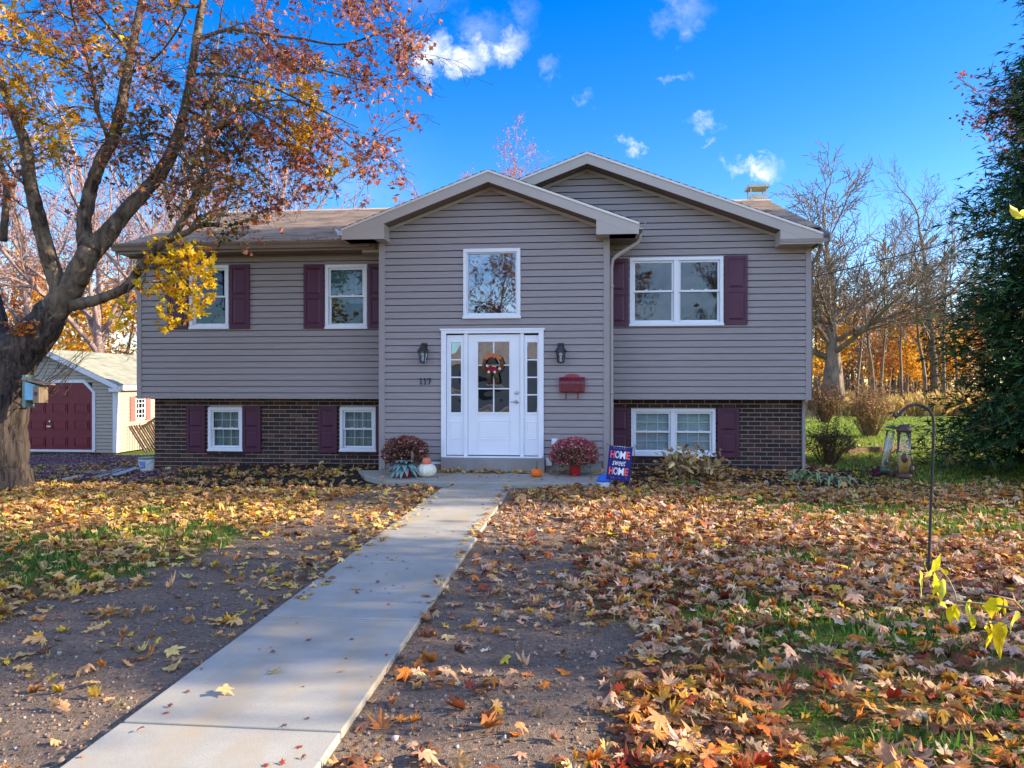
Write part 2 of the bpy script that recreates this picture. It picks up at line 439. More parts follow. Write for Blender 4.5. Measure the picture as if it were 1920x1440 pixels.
# ------------------------------------------------------------------ concrete walk, slab and door step
def concretemat(name, base):
    m, nt, p, N, L = newmat(name)
    v = mapped(nt)
    f = noise(nt, v, 2.2, 6, .62); g = noise(nt, v, 160, 3, .6); h = noise(nt, mapped(nt, (1, .35, 1)), 5, 5)
    c = mixc(nt, ramp(nt, f, [(.32, 0.), (.7, 1.)]), mul(base, .78), mul(base, 1.1))
    c = mixc(nt, ramp(nt, g, [(.32, .5), (.6, 0.)]), c, mul(base, .66))
    c = mixc(nt, ramp(nt, h, [(.48, 0.), (.7, .85)]), c, (base[0]*.95, base[1]*.82, base[2]*.66, 1))
    L(c, p.inputs['Base Color']); setv(p, Roughness=.88); p.inputs['Specular IOR Level'].default_value = .2
    bumpn(nt, p, g, .3, .004); return m
M['concrete'] = concretemat('broom finished concrete', C(168, 164, 154))
M['concrete2'] = concretemat('older grey concrete', C(150, 148, 146))
w = MB(); ys = [.1, 1.6, 3.13, 4.65, 6.17, 7.69, 9.21, 11.12]
for a, b in zip(ys, ys[1:]):
    w.box(WX0, WX1, a+.008, b-.008, -.12, .045)
w.build('walkway', M['concrete'], bevel=.009, kind='structure', seg=3)
wj = MB(); wj.box(WX0+.01, WX1-.01, .1, 11.1, -.1, .034); wj.build('walkway_joint_bed', M['concrete2'], kind='structure')
s = MB()
s.prism([(-3.0, 11.126, -.1), (.30, 11.126, -.1), (.62, 12.494, -.1), (-3.86, 12.494, -.1), (-3.5, 11.75, -.1)], (0, 0, .178))
s.build('porch_slab', M['concrete'], bevel=.01, kind='structure', seg=3)
x0, zt = XZ(826, 858, 12.36); x1, _ = XZ(1021, 858, 12.36)
s = MB(); s.box(x0, x1, 12.36, 12.56, .082, zt); s.build('door_step', M['concrete2'], bevel=.008, kind='structure', seg=3)
STEP_Z = zt

# ------------------------------------------------------------------ the house
EF, WF, BF = 12.5, 13.1, 13.45        # fronts of the entry, of the upper wings, of the brick
HL, HR, HB = -8.26, 3.90, 20.7
EL, ER = -3.475, .453
Z1 = 1.30
house = empty('split_level_house', (-2.2, 13.1, 0), 'grey sided split level house with burgundy shutters, white door and dark brick base', 'house')
PITCH = .373

def siding(mb, Y, xl, xr, z0, ztop, openings, course=.1143, proud=.015, m=0):
    """clapboard courses between xl(z) and xr(z), cut round the openings (x0,x1,z0,z1)"""
    gr = .016
    zs = set(np.arange(z0, ztop, course).round(5)) | {ztop}
    gz_ = {round(c+course-gr, 5) for c in zs if c+course < ztop-.01}
    cs = sorted(zs)
    cut = sorted({round(z, 5) for o in openings for z in o[2:] if z0 < z < ztop} | zs | gz_)
    for a, b in zip(cut, cut[1:]):
        if b-a < 1e-4: continue
        ci = max(k for k in cs if k <= a+1e-6)
        ya, yb = (Y - proud + (proud*.55)*(q-ci)/course for q in (a, b))
        groove = any(abs(a-g) < 2e-5 or g < a < g+gr-1e-4 for g in gz_ if abs(g-a) < .02)
        if groove: ya = yb = Y+.045
        spans = [(0, 1e9)]
        la, ra, lb, rb = xl(a), xr(a), xl(b), xr(b)
        if ra-la < .02: continue
        if rb < lb: lb = rb = (lb+rb)/2
        segs = [[la, ra, lb, rb]]
        for o in openings:
            if o[2] < (a+b)/2 < o[3]:
                new = []
                for s0, s1, t0, t1 in segs:
                    if o[1] <= s0 or o[0] >= s1: new.append([s0, s1, t0, t1]); continue
                    if o[0] > s0: new.append([s0, o[0], t0, o[0]])
                    if o[1] < s1: new.append([o[1], s1, o[1], t1])
                segs = new
        for s0, s1, t0, t1 in segs:
            mb.face([(s0, ya, a), (s1, ya, a), (t1, yb, b), (t0, yb, b)], m)
            if groove and any(abs(a-g) < 2e-5 for g in gz_): mb.face([(s0, Y-.006, a), (s1, Y-.006, a), (s1, ya, a), (s0, ya, a)], m)
            if abs(a-ci) < 1e-5:
                mb.face([(s0, Y+.045, a), (s1, Y+.045, a), (s1, ya, a), (s0, ya, a)], m)

def rect(pl, pt, pr, pb, Y):
    x0, z1 = XZ(pl, pt, Y); x1, z0 = XZ(pr, pb, Y)
    return x0, x1, z0, z1
W = {'lu1': rect(357, 498.5, 430, 615.8, WF), 'lu2': rect(611, 497, 689, 615.6, WF),
     'll1': rect(391.5, 763.5, 455.7, 845, BF), 'll2': rect(638, 763.5, 705.5, 846, BF),
     'ru': rect(1180.6, 484, 1355.6, 609.5, WF), 'rl': rect(1183, 766, 1341, 854.7, BF),
     'pic': rect(869, 467.5, 976, 596, EF)}
DOOR = rect(827.7, 619, 1019.5, 859, EF)
hole = lambda r, k=.03: (r[0]+k, r[1]-k, r[2]+k, r[3]-k)

lw = MB()
siding(lw, WF, lambda z: HL+.05, lambda z: EL-.0, Z1, 4.02, [hole(W['lu1']), hole(W['lu2'])])
lw.box(HL, EL, WF+.02, WF+.34, Z1-.005, Z1+.02)
# left end wall and back, plain courses
siding(lw, HL, lambda z: 0, lambda z: 1, Z1, 1.30001, [])
o = lw.build('siding_wall', M['siding'], house)
RX, RZ = .09, 5.55                    # ridge of the right gable
rw = MB()
gl = lambda x, zr: (lambda z: max(x, RX-(zr-z)/PITCH))
siding(rw, WF, lambda z: (ER-.02 if z < 4.0 else max(-3.6, RX-(RZ-.2-z)/PITCH)), lambda z: min(HR-.04, RX+(RZ-.2-z)/PITCH), Z1, RZ-.21, [hole(W['ru'])])
rw.box(ER, HR, WF+.02, WF+.34, Z1-.005, Z1+.02)
rw.build('siding_wall', M['siding'], house)
EX, EZ = -1.547, 5.115                # ridge of the entry gable
ew = MB(); EB = STEP_Z-.05
siding(ew, EF, lambda z: max(EL+.09, EX-(EZ-.2-z)/PITCH), lambda z: min(ER-.09, EX+(EZ-.2-z)/PITCH), EB, EZ-.21, [hole(W['pic']), hole(DOOR)], course=.1155)
ew.build('siding_wall', M['siding'], house)
ew = MB()
for x in (EL, ER): ew.box(x-.004, x+.004, EF+.04, BF+.5, -.1, 4.1)
build_islands(ew, 'side_wall', M['siding'], house)
f = MB(); f.box(EL+.01, DOOR[0]-.03, EF+.012, EF+.2, -.2, EB-.002); f.box(DOOR[1]+.03, ER-.01, EF+.012, EF+.2, -.2, EB-.002)
build_islands(f, 'foundation', M['concrete2'], house)

# hidden walls: ends, back and floor close the shell
sh = MB()
sh.box(HL, HL+.02, WF+.04, HB, Z1, 4.0); sh.box(HR-.02, HR, WF+.04, HB, Z1, 4.0); sh.box(HL, HR, HB-.02, HB, -.6, 4.0)
sh.prism([(HL, WF+.04, 4.0), (HL, 16.9, 5.55), (HL, HB, 4.0)], (.02, 0, 0)); sh.prism([(HR-.02, WF+.04, 4.0), (HR-.02, 16.9, 5.55), (HR-.02, HB, 4.0)], (.02, 0, 0))
build_islands(sh, 'side_wall', M['siding'], house)
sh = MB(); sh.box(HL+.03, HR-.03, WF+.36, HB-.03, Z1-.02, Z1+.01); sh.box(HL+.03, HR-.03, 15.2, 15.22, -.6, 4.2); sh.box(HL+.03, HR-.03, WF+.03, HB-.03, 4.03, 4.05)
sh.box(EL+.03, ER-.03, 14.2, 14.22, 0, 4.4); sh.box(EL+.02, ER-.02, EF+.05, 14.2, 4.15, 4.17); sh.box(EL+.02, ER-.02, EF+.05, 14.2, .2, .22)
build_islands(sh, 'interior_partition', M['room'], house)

# brick base: real bricks proud of a mortar bed
def brickwall(x0, x1, z0, z1, Y, opens, side=None):
    b = MB(); bw, bh, j = .203, .0645, .0125; row = 0; z = z0
    while z < z1-.02:
        x = x0 - (row % 2)*(bw+j)/2
        while x < x1:
            a, c = max(x, x0), min(x+bw, x1); zz = min(z+bh, z1)
            segs = [(a, c)]
            for o in opens:
                if o[2] < zz and o[3] > z:
                    ns = []
                    for p, q in segs:
                        if o[1] <= p or o[0] >= q: ns.append((p, q)); continue
                        if o[0] > p: ns.append((p, o[0]-.004))
                        if o[1] < q: ns.append((o[1]+.004, q))
                    segs = ns
            for p, q in segs:
                if q-p > .015: b.box(p, q, Y-random.uniform(0, .003), Y+.08, z+random.uniform(-.001, .001), zz, 0)
            x += bw+j
        z += bh+j; row += 1
    for o in opens:                                   # rowlock sills under the windows
        x = o[0]-.03
        while x < o[1]+.02:
            b.box(x, x+.062, Y-.03, Y+.06, o[2]-.085, o[2]-.006, 0); x += .073
    # mortar bed with the openings left out
    xs = sorted({x0, x1} | {v for o in opens for v in o[:2]}); zs = sorted({z0-.3, z1} | {v for o in opens for v in o[2:]})
    for a, c in zip(xs, xs[1:]):
        for p, q in zip(zs, zs[1:]):
            if any(o[0] <= (a+c)/2 <= o[1] and o[2] <= (p+q)/2 <= o[3] for o in opens): continue
            b.box(a, c, Y+.009, Y+.1, p, q, 1)
    return b.build('brick_wall', [M['brick'], M['mortar']], house)
BXL = onY(290, 800, BF).x; BXR = onY(1503, 800, BF).x
brickwall(BXL, EL-.01, -.52, Z1-.01, BF, [hole(W['ll1'], .01), hole(W['ll2'], .01)])
brickwall(ER+.01, BXR, -.32, Z1-.01, BF, [hole(W['rl'], .01)])
b = MB(); b.box(BXL+.001, BXL+.1, BF+.11, HB, -.6, Z1-.01); b.box(BXR-.1, BXR-.001, BF+.11, HB, -.6, Z1-.01)
build_islands(b, 'brick_side_wall', M['brick'], house)

# corner boards
def cornerboard(x0, x1, Y0, z0, z1, depth=.1):
    b = MB(); b.box(x0, x1, Y0-.022, Y0+depth, z0, z1); b.build('corner_trim', M['trimgrey'], house, bevel=.004)
cornerboard(EL-.012, EL+.095, EF, .08, 4.02); cornerboard(ER-.095, ER+.012, EF, .08, 4.02)
cornerboard(HL-.012, HL+.08, WF, Z1-.01, 3.99); cornerboard(HR-.085, HR+.012, WF, Z1-.01, 4.0)
cornerboard(BXR-.002, BXR+.05, BF-.03, -.25, Z1-.012, .05)

# ------------------------------------------------------------------ windows, shutters, door
def ringbox(mb, r, t, y0, y1, m=0):
    x0, x1, z0, z1 = r
    mb.box(x0, x1, y0, y1, z1-t, z1, m); mb.box(x0, x1, y0, y1, z0, z0+t, m)
    mb.box(x0, x0+t, y0, y1, z0+t, z1-t, m); mb.box(x1-t, x1, y0, y1, z0+t, z1-t, m)
def inset(r, k): return (r[0]+k, r[1]-k, r[2]+k, r[3]-k)
def window(r, Y, kind, glass, back=None, grille=None, fr=.058):
    f = MB(); ringbox(f, r, fr, Y-.042, Y+.09)
    f.box(r[0]-.012, r[1]+.012, Y-.05, Y-.03, r[2]-.012, r[2]+.03)
    units = []
    i = inset(r, fr+.001)
    if kind == 'twin':
        xm = (r[0]+r[1])/2; f.box(xm-.042, xm+.042, Y-.038, Y+.085, i[2], i[3])
        units = [(i[0], xm-.043, i[2], i[3]), (xm+.043, i[1], i[2], i[3])]
    else: units = [i]
    fo = f.build('window', M['white'], house, bevel=.004)
    for u in units:
        if kind == 'picture':
            s = MB(); ringbox(s, u, .02, Y-.014, Y+.06); s.build('sash', M['white'], fo, bevel=.003)
            g = MB(); k = inset(u, .019); g.face([(k[0], Y+.02, k[2]), (k[1], Y+.02, k[2]), (k[1], Y+.02, k[3]), (k[0], Y+.02, k[3])]); g.build('pane', glass, fo)
            continue
        zm = (u[2]+u[3])/2 + .005
        for z0, z1, y in ((zm-.018, u[3], Y-.006), (u[2], zm+.018, Y+.03)):
            q = (u[0], u[1], z0, z1)
            s = MB(); ringbox(s, q, .034, y, y+.034); so = s.build('sash', M['white'], fo, bevel=.003)
            k = inset(q, .033)
            if grille:
                gm = MB(); nc, nr = grille
                for c in range(1, nc):
                    x = k[0]+(k[1]-k[0])*c/nc; gm.box(x-.008, x+.008, y+.0225, y+.028, k[2], k[3])
                for c in range(1, nr):
                    z = k[2]+(k[3]-k[2])*c/nr; gm.box(k[0], k[1], y+.0235, y+.0275, z-.008, z+.008)
                gm.build('grille', M['white'], fo)
            g = MB(); g.face([(k[0], y+.014, k[2]), (k[1], y+.014, k[2]), (k[1], y+.014, k[3]), (k[0], y+.014, k[3])]); g.build('pane', glass, fo)
        lk = MB(); xm = (u[0]+u[1])/2
        for dx in (-.12, .12): lk.box(xm+dx-.025, xm+dx+.025, Y-.012, Y+.02, zm+.0185, zm+.03)
        build_islands(lk, 'sash_lock', M['white'], fo)
    if back == 'drape':                                # hangings at both sides, open in the middle
        c = MB(); n = 14
        for a, b in ((i[0], i[0]+(i[1]-i[0])*.36), (i[1]-(i[1]-i[0])*.3, i[1])):
            P = [(a+(b-a)*k/n, Y+.2+.025*math.sin(k*2.2)) for k in range(n+1)]
            i0_ = len(c.v); c.v += [v for (p, y1) in P for v in ((p, y1, i[2]), (p, y1, i[3]))]
            for k in range(n): c.f.append((i0_+2*k, i0_+2*k+2, i0_+2*k+3, i0_+2*k+1)); c.m.append(0)
        build_islands(c, 'curtain', M['drapedark'], fo)
    elif back == 'shade':                              # roller shade half way down
        c = MB(); zb = i[2]+(i[3]-i[2])*.42; c.box(i[0]-.02, i[1]+.02, Y+.14, Y+.143, zb, i[3]); c.box(i[0]-.02, i[1]+.02, Y+.135, Y+.15, zb-.03, zb)
        c.build('window_shade', M['curtain'], fo)
    elif back == 'blind':
        c = MB(); z = i[2]
        while z < i[3]:
            c.face([(i[0], Y+.1, z), (i[1], Y+.1, z), (i[1], Y+.122, z+.03), (i[0], Y+.122, z+.03)]); z += .027
        c.build('window_blind', M['blind'], fo)
    elif back == 'sheer':
        c = MB(); n = 40
        P = [(i[0]+(i[1]-i[0])*k/n, Y+.12+.02*math.sin(k*1.3)+.008*math.sin(k*3.1)) for k in range(n+1)]
        for (p, y1), (q, y2) in zip(P, P[1:]): c.face([(p, y1, i[2]), (q, y2, i[2]), (q, y2, i[3]), (p, y1, i[3])])
        c.build('curtain', M['curtain'], fo)
    return fo
window(W['lu1'], WF, 'hung', M['glass'], 'drape'); window(W['lu2'], WF, 'hung', M['glass'], 'shade')
window(W['ll1'], BF, 'hung', M['glasslow'], 'sheer', (3, 2)); window(W['ll2'], BF, 'hung', M['glasslow'], 'sheer', (3, 2))
window(W['ru'], WF, 'twin', M['glass'], 'drape'); window(W['rl'], BF, 'twin', M['glasslow'], 'blind', (3, 2))
window(W['pic'], EF, 'picture', M['glasspic'], None, fr=.062)

def shutter(r, Y):
    x0, x1, z0, z1 = r; b = MB(); y0 = Y-.046; st = min(.055, (x1-x0)*.18)
    zm = z0+(z1-z0)*.5
    b.box(x0, x1, y0+.012, Y-.006, z0, z1)                                           # back panel
    b.box(x0, x0+st, y0, y0+.012, z0, z1); b.box(x1-st, x1, y0, y0+.012, z0, z1)
    for a, c in ((z0, z0+.075), (zm-.035, zm+.035), (z1-.06, z1)): b.box(x0+st, x1-st, y0, y0+.012, a, c)
    for a, c in ((z0+.075, zm-.035), (zm+.035, z1-.06)):                             # raised fields with sloped borders
        u0, u1, v0, v1 = x0+st+.012, x1-st-.012, a+.012, c-.012; k = .03
        if u1-u0 < .08: k = .01
        P = [(u0, y0+.0115, v0), (u1, y0+.0115, v0), (u1, y0+.0115, v1), (u0, y0+.0115, v1)]
        Q = [(u0+k, y0+.001, v0+k), (u1-k, y0+.001, v0+k), (u1-k, y0+.001, v1-k), (u0+k, y0+.001, v1-k)]
        b.face(Q)
        for t in range(4): b.face([P[t], P[(t+1) % 4], Q[(t+1) % 4], Q[t]])
    return b.build('shutter', M['shutter'], house, bevel=.002)
for l, t, r_, bt, Y in ((316, 498, 353, 617, WF), (432.5, 496.8, 469.3, 616.8, WF), (570.8, 496.5, 608.2, 616, WF), (691.8, 495.5, 728, 615.5, WF),
                        (351.5, 761, 386, 847, BF), (456.5, 761, 490.3, 848, BF), (597.8, 761, 633, 848.5, BF), (707.3, 762, 739, 848, BF),
                        (1140.5, 486, 1177.5, 612, WF), (1358.2, 480, 1400.8, 609, WF), (1142, 764, 1180.5, 857, BF), (1344.5, 764, 1385, 858, BF)):
    shutter(rect(l, t, r_, bt, Y), Y)

# the door unit
dp = lambda l, t, r_, b_, Y=EF: rect(l, t, r_, b_, Y)
fr = MB()
ringless = DOOR
fr.box(DOOR[0], DOOR[0]+.085, EF-.045, EF+.05, DOOR[2], DOOR[3]); fr.box(DOOR[1]-.085, DOOR[1], EF-.045, EF+.05, DOOR[2], DOOR[3])
fr.box(DOOR[0]+.085, DOOR[1]-.085, EF-.045, EF+.05, DOOR[3]-.062, DOOR[3]); fr.box(DOOR[0]-.02, DOOR[1]+.02, EF-.055, EF-.042, DOOR[3]-.012, DOOR[3]+.02)
fr.box(DOOR[0]+.02, DOOR[1]-.02, EF-.09, EF+.07, DOOR[2]-.02, DOOR[2]+.028)
for l, r_ in ((870, 877.2), (975.3, 982.3)):
    x0 = onY(l, 700, EF).x; x1 = onY(r_, 700, EF).x; fr.box(x0, x1, EF-.018, EF+.06, DOOR[2]+.028, DOOR[3]-.062)
fr.build('door_frame', M['doorwhite'], house, bevel=.004)
def leafpanel(name, outer, glass_r, cols, rows, panel_r, y, gm):
    """a door or sidelight: slab with a glazed opening, muntins and a raised bottom panel"""
    b = MB(); x0, x1, z0, z1 = outer; g = glass_r; D = .045
    b.box(x0, g[0], y, y+D, z0, z1); b.box(g[1], x1, y, y+D, z0, z1); b.box(g[0], g[1], y, y+D, g[3], z1); b.box(g[0], g[1], y, y+D, z0, g[2])
    ringbox(b, inset(g, -.03), .031, y-.012, y+.001)
    p = panel_r; ringbox(b, p, .018, y-.008, y+.001); q = inset(p, .035)
    b.box(q[0], q[1], y-.006, y+.001, q[2], q[3])
    o = b.build(name, M['doorwhite'], house, bevel=.004)
    mm = MB()
    for c in range(1, cols):
        x = g[0]+(g[1]-g[0])*c/cols; mm.box(x-.011, x+.011, y-.006, y+.03, g[2], g[3])
    for c in range(1, rows):
        z = g[2]+(g[3]-g[2])*c/rows; mm.box(g[0], g[1], y-.0055, y+.0295, z-.011, z+.011)
    build_islands(mm, 'muntin', M['doorwhite'], o, bevel=.003)
    pn = MB(); pn.face([(g[0], y+.018, g[2]), (g[1], y+.018, g[2]), (g[1], y+.018, g[3]), (g[0], y+.018, g[3])]); pn.build('pane', gm, o)
    return o
door = leafpanel('front_door', dp(877.6, 627.5, 974.9, 854), dp(896.3, 641, 955, 773), 2, 3, dp(896, 788, 957.5, 825), EF+.004, M['glassdoor'])
leafpanel('sidelight', dp(837.5, 628.5, 869.6, 855), dp(845.4, 641.8, 864.4, 773.3), 1, 4, dp(843, 790, 867, 824), EF+.008, M['glassdoor'])
leafpanel('sidelight', dp(982.6, 628.5, 1012, 855), dp(988.3, 641.8, 1007.4, 773.3), 1, 4, dp(985, 790, 1010, 824), EF+.008, M['glassdoor'])
k = MB(); x, z = XZ(968.8, 736.5, EF); YR = Matrix.Rotation(R(90), 3, 'X')
k.lathe([(.001, .0), (.032, .0), (.032, .012), (.024, .02), (.012, .022), (.001, .022)], (x, EF+.004, z), 20, rot=YR)
k.build('deadbolt', M['steel'], door, smooth=False)
k = MB(); x, z = XZ(968.8, 753, EF)
k.lathe([(.001, .0), (.033, .0), (.033, .01), (.02, .018), (.013, .05), (.001, .05)], (x, EF+.004, z), 20, rot=YR)
k.tube([(x, EF-.04, z), (x-.03, EF-.045, z+.002), (x-.07, EF-.045, z-.002), (x-.105, EF-.04, z-.006)], [.011, .010, .008, .007], 8)
k.build('handle', M['steel'], door)
sl = MB(); sl.box(DOOR[0]+.09, DOOR[1]-.09, EF-.012, EF+.05, DOOR[2]+.0285, DOOR[2]+.04); sl.build('door_threshold', M['metalblack'], house)

# house number 117
def numeral_one(mb, x, z, h, y0, y1):
    w = h*.14
    mb.box(x-w/2, x+w/2, y0, y1, z+.008, z+h); mb.box(x-h*.2, x+h*.2, y0+.0005, y1, z, z+.008)
    mb.xz([(x-w/2, z+h), (x-w/2, z+h*.84), (x-h*.24, z+h*.74), (x-h*.24, z+h*.82)], y0+.0007, y1)
n = MB(); x, z = XZ(790, 720.5, EF); hh = XZ(790, 709, EF)[1]-z
numeral_one(n, x, z, hh, EF-.034, EF-.02); numeral_one(n, x+.072, z, hh, EF-.034, EF-.02)
x += .142; n.box(x-hh*.28, x+hh*.28, EF-.0335, EF-.02, z+hh-.015, z+hh)
n.xz([(x+hh*.28, z+hh-.015), (x+hh*.11, z+hh-.015), (x-hh*.1, z), (x+hh*.05, z)], EF-.034, EF-.02); n.box(x-hh*.28, x-hh*.2, EF-.0338, EF-.02, z+hh*.68, z+hh-.015)
n.build('house_number', M['metalblack'], house)
for px, py in ((1040, 829), (1029, 866)):
    x, z = XZ(px, py, EF); k = MB(); k.box(x-.05, x+.05, EF-.05, EF-.01, z-.06, z+.06); k.box(x-.03, x+.03, EF-.058, EF-.05, z-.045, z+.045); k.build('outlet_cover', M['white'], house, bevel=.008)
x, z = XZ(817, 868, EF); k = MB(); k.box(x-.1, x+.1, EF-.0, EF+.01, z-.02, z+.02); k.build('foundation_vent', M['white'], house)
# ------------------------------------------------------------------ roofs
M['roof_tan'] = shinglemat('weathered tan shingle', 'x', C(190, 168, 148), C(130, 117, 112), C(202, 178, 156))
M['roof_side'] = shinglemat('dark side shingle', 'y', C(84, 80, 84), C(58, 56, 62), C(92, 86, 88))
def slope(mb, a, b, c, d, m=0, course=.137, th=.012):
    """shingle courses over the quad a-b (eave) d-c (ridge); each course laps the one below"""
    a, b, c, d = map(Vector, (a, b, c, d)); L_ = ((d-a).length + (c-b).length)/2; n = max(2, int(L_/course))
    nrm = (b-a).cross(d-a).normalized()
    if nrm.z < 0: nrm = -nrm
    for k in range(n):
        t0, t1 = k/n, (k+1)/n
        p, q, r_, s_ = a.lerp(d, t0), b.lerp(c, t0), b.lerp(c, t1), a.lerp(d, t1)
        mb.face([p+nrm*th, q+nrm*th, r_, s_], m); mb.face([p-nrm*.004, q-nrm*.004, q+nrm*th, p+nrm*th], m)
MRY, MRZ, MEY = 16.9, 5.66, 12.66
MEZ = MRZ-PITCH*(MRY-MEY)
zat = lambda y: MRZ-PITCH*abs(MRY-y)
r = MB()
slope(r, (-8.42, MEY, MEZ), (-3.5, MEY, MEZ), (-3.5, MRY, MRZ), (-8.42, MRY, MRZ))
slope(r, (-3.5, 13.15, zat(13.15)), (4.1, 13.15, zat(13.15)), (4.1, MRY, MRZ), (-3.5, MRY, MRZ))
slope(r, (4.1, 21.1, zat(21.1)), (-8.42, 21.1, zat(21.1)), (-8.42, MRY, MRZ), (4.1, MRY, MRZ))
x = -8.42
while x < 4.0:                                                                    # ridge caps
    r.prism([(x, MRY-.15, MRZ-.045), (x, MRY, MRZ+.028), (x, MRY+.15, MRZ-.045), (x, MRY, MRZ+.005)], (.2, 0, 0)); x += .203
ro = r.build('roof', M['roof_tan'], house)
r = MB()
for sx, xe in ((-1, -3.86), (1, 3.99)):
    ze = RZ-PITCH*abs(xe-RX)
    slope(r, (xe, 12.72, ze), (xe, MRY, ze), (RX, MRY, RZ), (RX, 12.72, RZ))
r.build('roof', M['roof_side'], house)
r = MB()
for sx, xe in ((-1, -4.03), (1, .92)):
    ze = EZ-PITCH*abs(xe-EX)
    slope(r, (xe, 12.12, ze), (xe, 15.6, ze), (EX, 15.6, EZ), (EX, 12.12, EZ))
r.build('roof', M['roof_side'], house)

def gable_front(cx, cz, xl, xr, yf, yw, inl, inr, ht=.205):
    """rake boards with a pale drip edge, slatted soffit behind, and boxed returns at the eaves"""
    f = MB(); d = MB(); s_ = MB()
    for xe, xin in ((xl, inl), (xr, inr)):
        ze = cz-PITCH*abs(xe-cx)
        f.xz([(xe, ze-.012), (cx, cz-.012), (cx, cz-ht), (xe, ze-ht)], yf, yf+.022)
        d.xz([(xe, ze-.004), (cx, cz-.004), (cx, cz-.042), (xe, ze-.042)], yf-.014, yf-.001)
        # soffit boards run from wall to rake
        n = int(abs(xe-cx)/.1)
        for k in range(n):
            xa = cx+(xe-cx)*k/n; xb = cx+(xe-cx)*(k+.93)/n; za = cz-ht-PITCH*abs(xa-cx)+.012; zb = cz-ht-PITCH*abs(xb-cx)+.012
            s_.face([(xa, yf+.022, za), (xb, yf+.022, zb), (xb, yw, zb), (xa, yw, za)])
        s_.face([(cx, yf+.022, cz-ht+.02), (xe, yf+.022, ze-ht+.02), (xe, yw, ze-ht+.02), (cx, yw, cz-ht+.02)])
        # frieze against the wall
        f.xz([(xin, cz-PITCH*abs(xin-cx)-ht+.006), (cx, cz-ht+.006), (cx, cz-ht-.045), (xin, cz-PITCH*abs(xin-cx)-ht-.045)], yw-.03, yw-.012)
        zb = ze-.17; zi = cz-PITCH*abs(xin-cx)-ht
        f.xz([(xe, ze-ht+.001), (xin, zi+.001), (xin, zb), (xe, zb)] if zi > zb else [(xe, ze-.1), (xin, zb+.05), (xin, zb), (xe, zb)], yf+.003, yw-.005)
        f.xz([(xe-.0, zb+.0), (xin, zb), (xin, zb-.02), (xe, zb-.02)], yf-.003, yw)
    fo = f.build('gable_fascia', M['fascia'], house); d.build('drip_edge', M['drip'], fo); s_.build('soffit', M['soffit'], house)
gable_front(EX, EZ, -4.03, .92, 12.13, EF, -3.30, .234)
gable_front(RX, RZ, -3.86, 3.99, 12.73, WF, -3.2, 3.305)

# eave of the left wing: gutter, fascia and soffit; side fascias
g = MB()
def gutter(mb, p, q, out):
    """K-style gutter from p to q; out is the unit vector away from the wall"""
    p, q, out = Vector(p), Vector(q), Vector(out); up = Vector((0, 0, 1))
    prof = [(0, 0), (0, -.115), (.07, -.115), (.085, -.06), (.105, -.035), (.115, 0), (.105, 0), (.095, -.03), (.07, -.1), (.012, -.1), (.012, 0)]
    mb.prism([p+out*a+up*b for a, b in prof], q-p)
gutter(g, (-8.45, MEY+.012, MEZ+.005), (-3.7, MEY+.012, MEZ+.005), (0, -1, 0)); g.build('gutter', M['gutter'], house)
e = MB(); e.box(-8.42, -3.6, MEY+.014, MEY+.034, MEZ-.15, MEZ-.012); e.build('fascia', M['gutter'], house)
e = MB(); e.box(-8.42, -3.5, MEY+.034, WF+.02, MEZ-.145, MEZ-.13); e.box(-8.42, EL, WF-.028, WF-.01, 3.9, MEZ-.146); e.build('soffit', M['soffit'], house)
g = MB(); ze = EZ-PITCH*(.92-EX); gutter(g, (.92, 12.13, ze+.0), (.92, 13.08, ze), (1, 0, 0)); g.build('gutter', M['fascia'], house)
g = MB(); ze2 = EZ-PITCH*(EX+4.03); gutter(g, (-4.03, 12.6, ze2), (-4.03, 12.13, ze2), (-1, 0, 0)); g.build('gutter', M['drip'], house)
g = MB(); zr = RZ-PITCH*(3.99-RX); gutter(g, (3.99, 12.72, zr), (3.99, 20.9, zr), (1, 0, 0))
g.box(3.31, 4.08, 12.715, 12.728, zr-.165, zr-.105); g.build('gutter', M['gutter'], house)
s = MB(); s.box(-4.03, EL, 12.155, 12.66, ze2-.19, ze2-.175); s.box(ER, .92, 12.155, 13.1, ze-.19, ze-.175); s.box(3.9, 3.99, 12.76, 20.9, zr-.19, zr-.175); build_islands(s, 'eave_soffit', M['soffit'], house)
s = MB()
for xx in (-8.42, 4.09): s.prism([(xx, MEY, MEZ-.01), (xx, MRY, MRZ-.01), (xx, MRY, MRZ-.17), (xx, MEY, MEZ-.17)], (.02, 0, 0)); s.prism([(xx, MRY, MRZ-.01), (xx, 21.1, zat(21.1)-.01), (xx, 21.1, zat(21.1)-.17), (xx, MRY, MRZ-.17)], (.02, 0, 0))
build_islands(s, 'rake_board', M['fascia'], house)
# downspouts
d = MB(); zt = ze-.1
P = [(.965, 12.5, zt+.03), (.965, 12.52, zt-.09), (.93, 12.54, zt-.16), (.62, 12.58, zt-.34), (.52, 12.6, zt-.42), (.495, 12.6, zt-.56), (.495, 12.6, 2.), (.495, 12.6, .2), (.51, 12.56, .1)]
d.tube(P, .034, 10); 
for z in (3.2, 1.4): d.box(.45, .535, 12.555, 12.64, z, z+.03)
d.build('downspout', M['fascia'], house, smooth=True)
d = MB(); d.tube([(4.04, 13.0, zr-.1), (4.04, 13.02, zr-.24), (3.98, 13.1, zr-.4), (3.93, 13.2, zr-.48), (3.93, 13.2, 2.), (3.93, 13.2, 1.2)], .034, 10); d.build('downspout', M['gutter'], house, smooth=True)
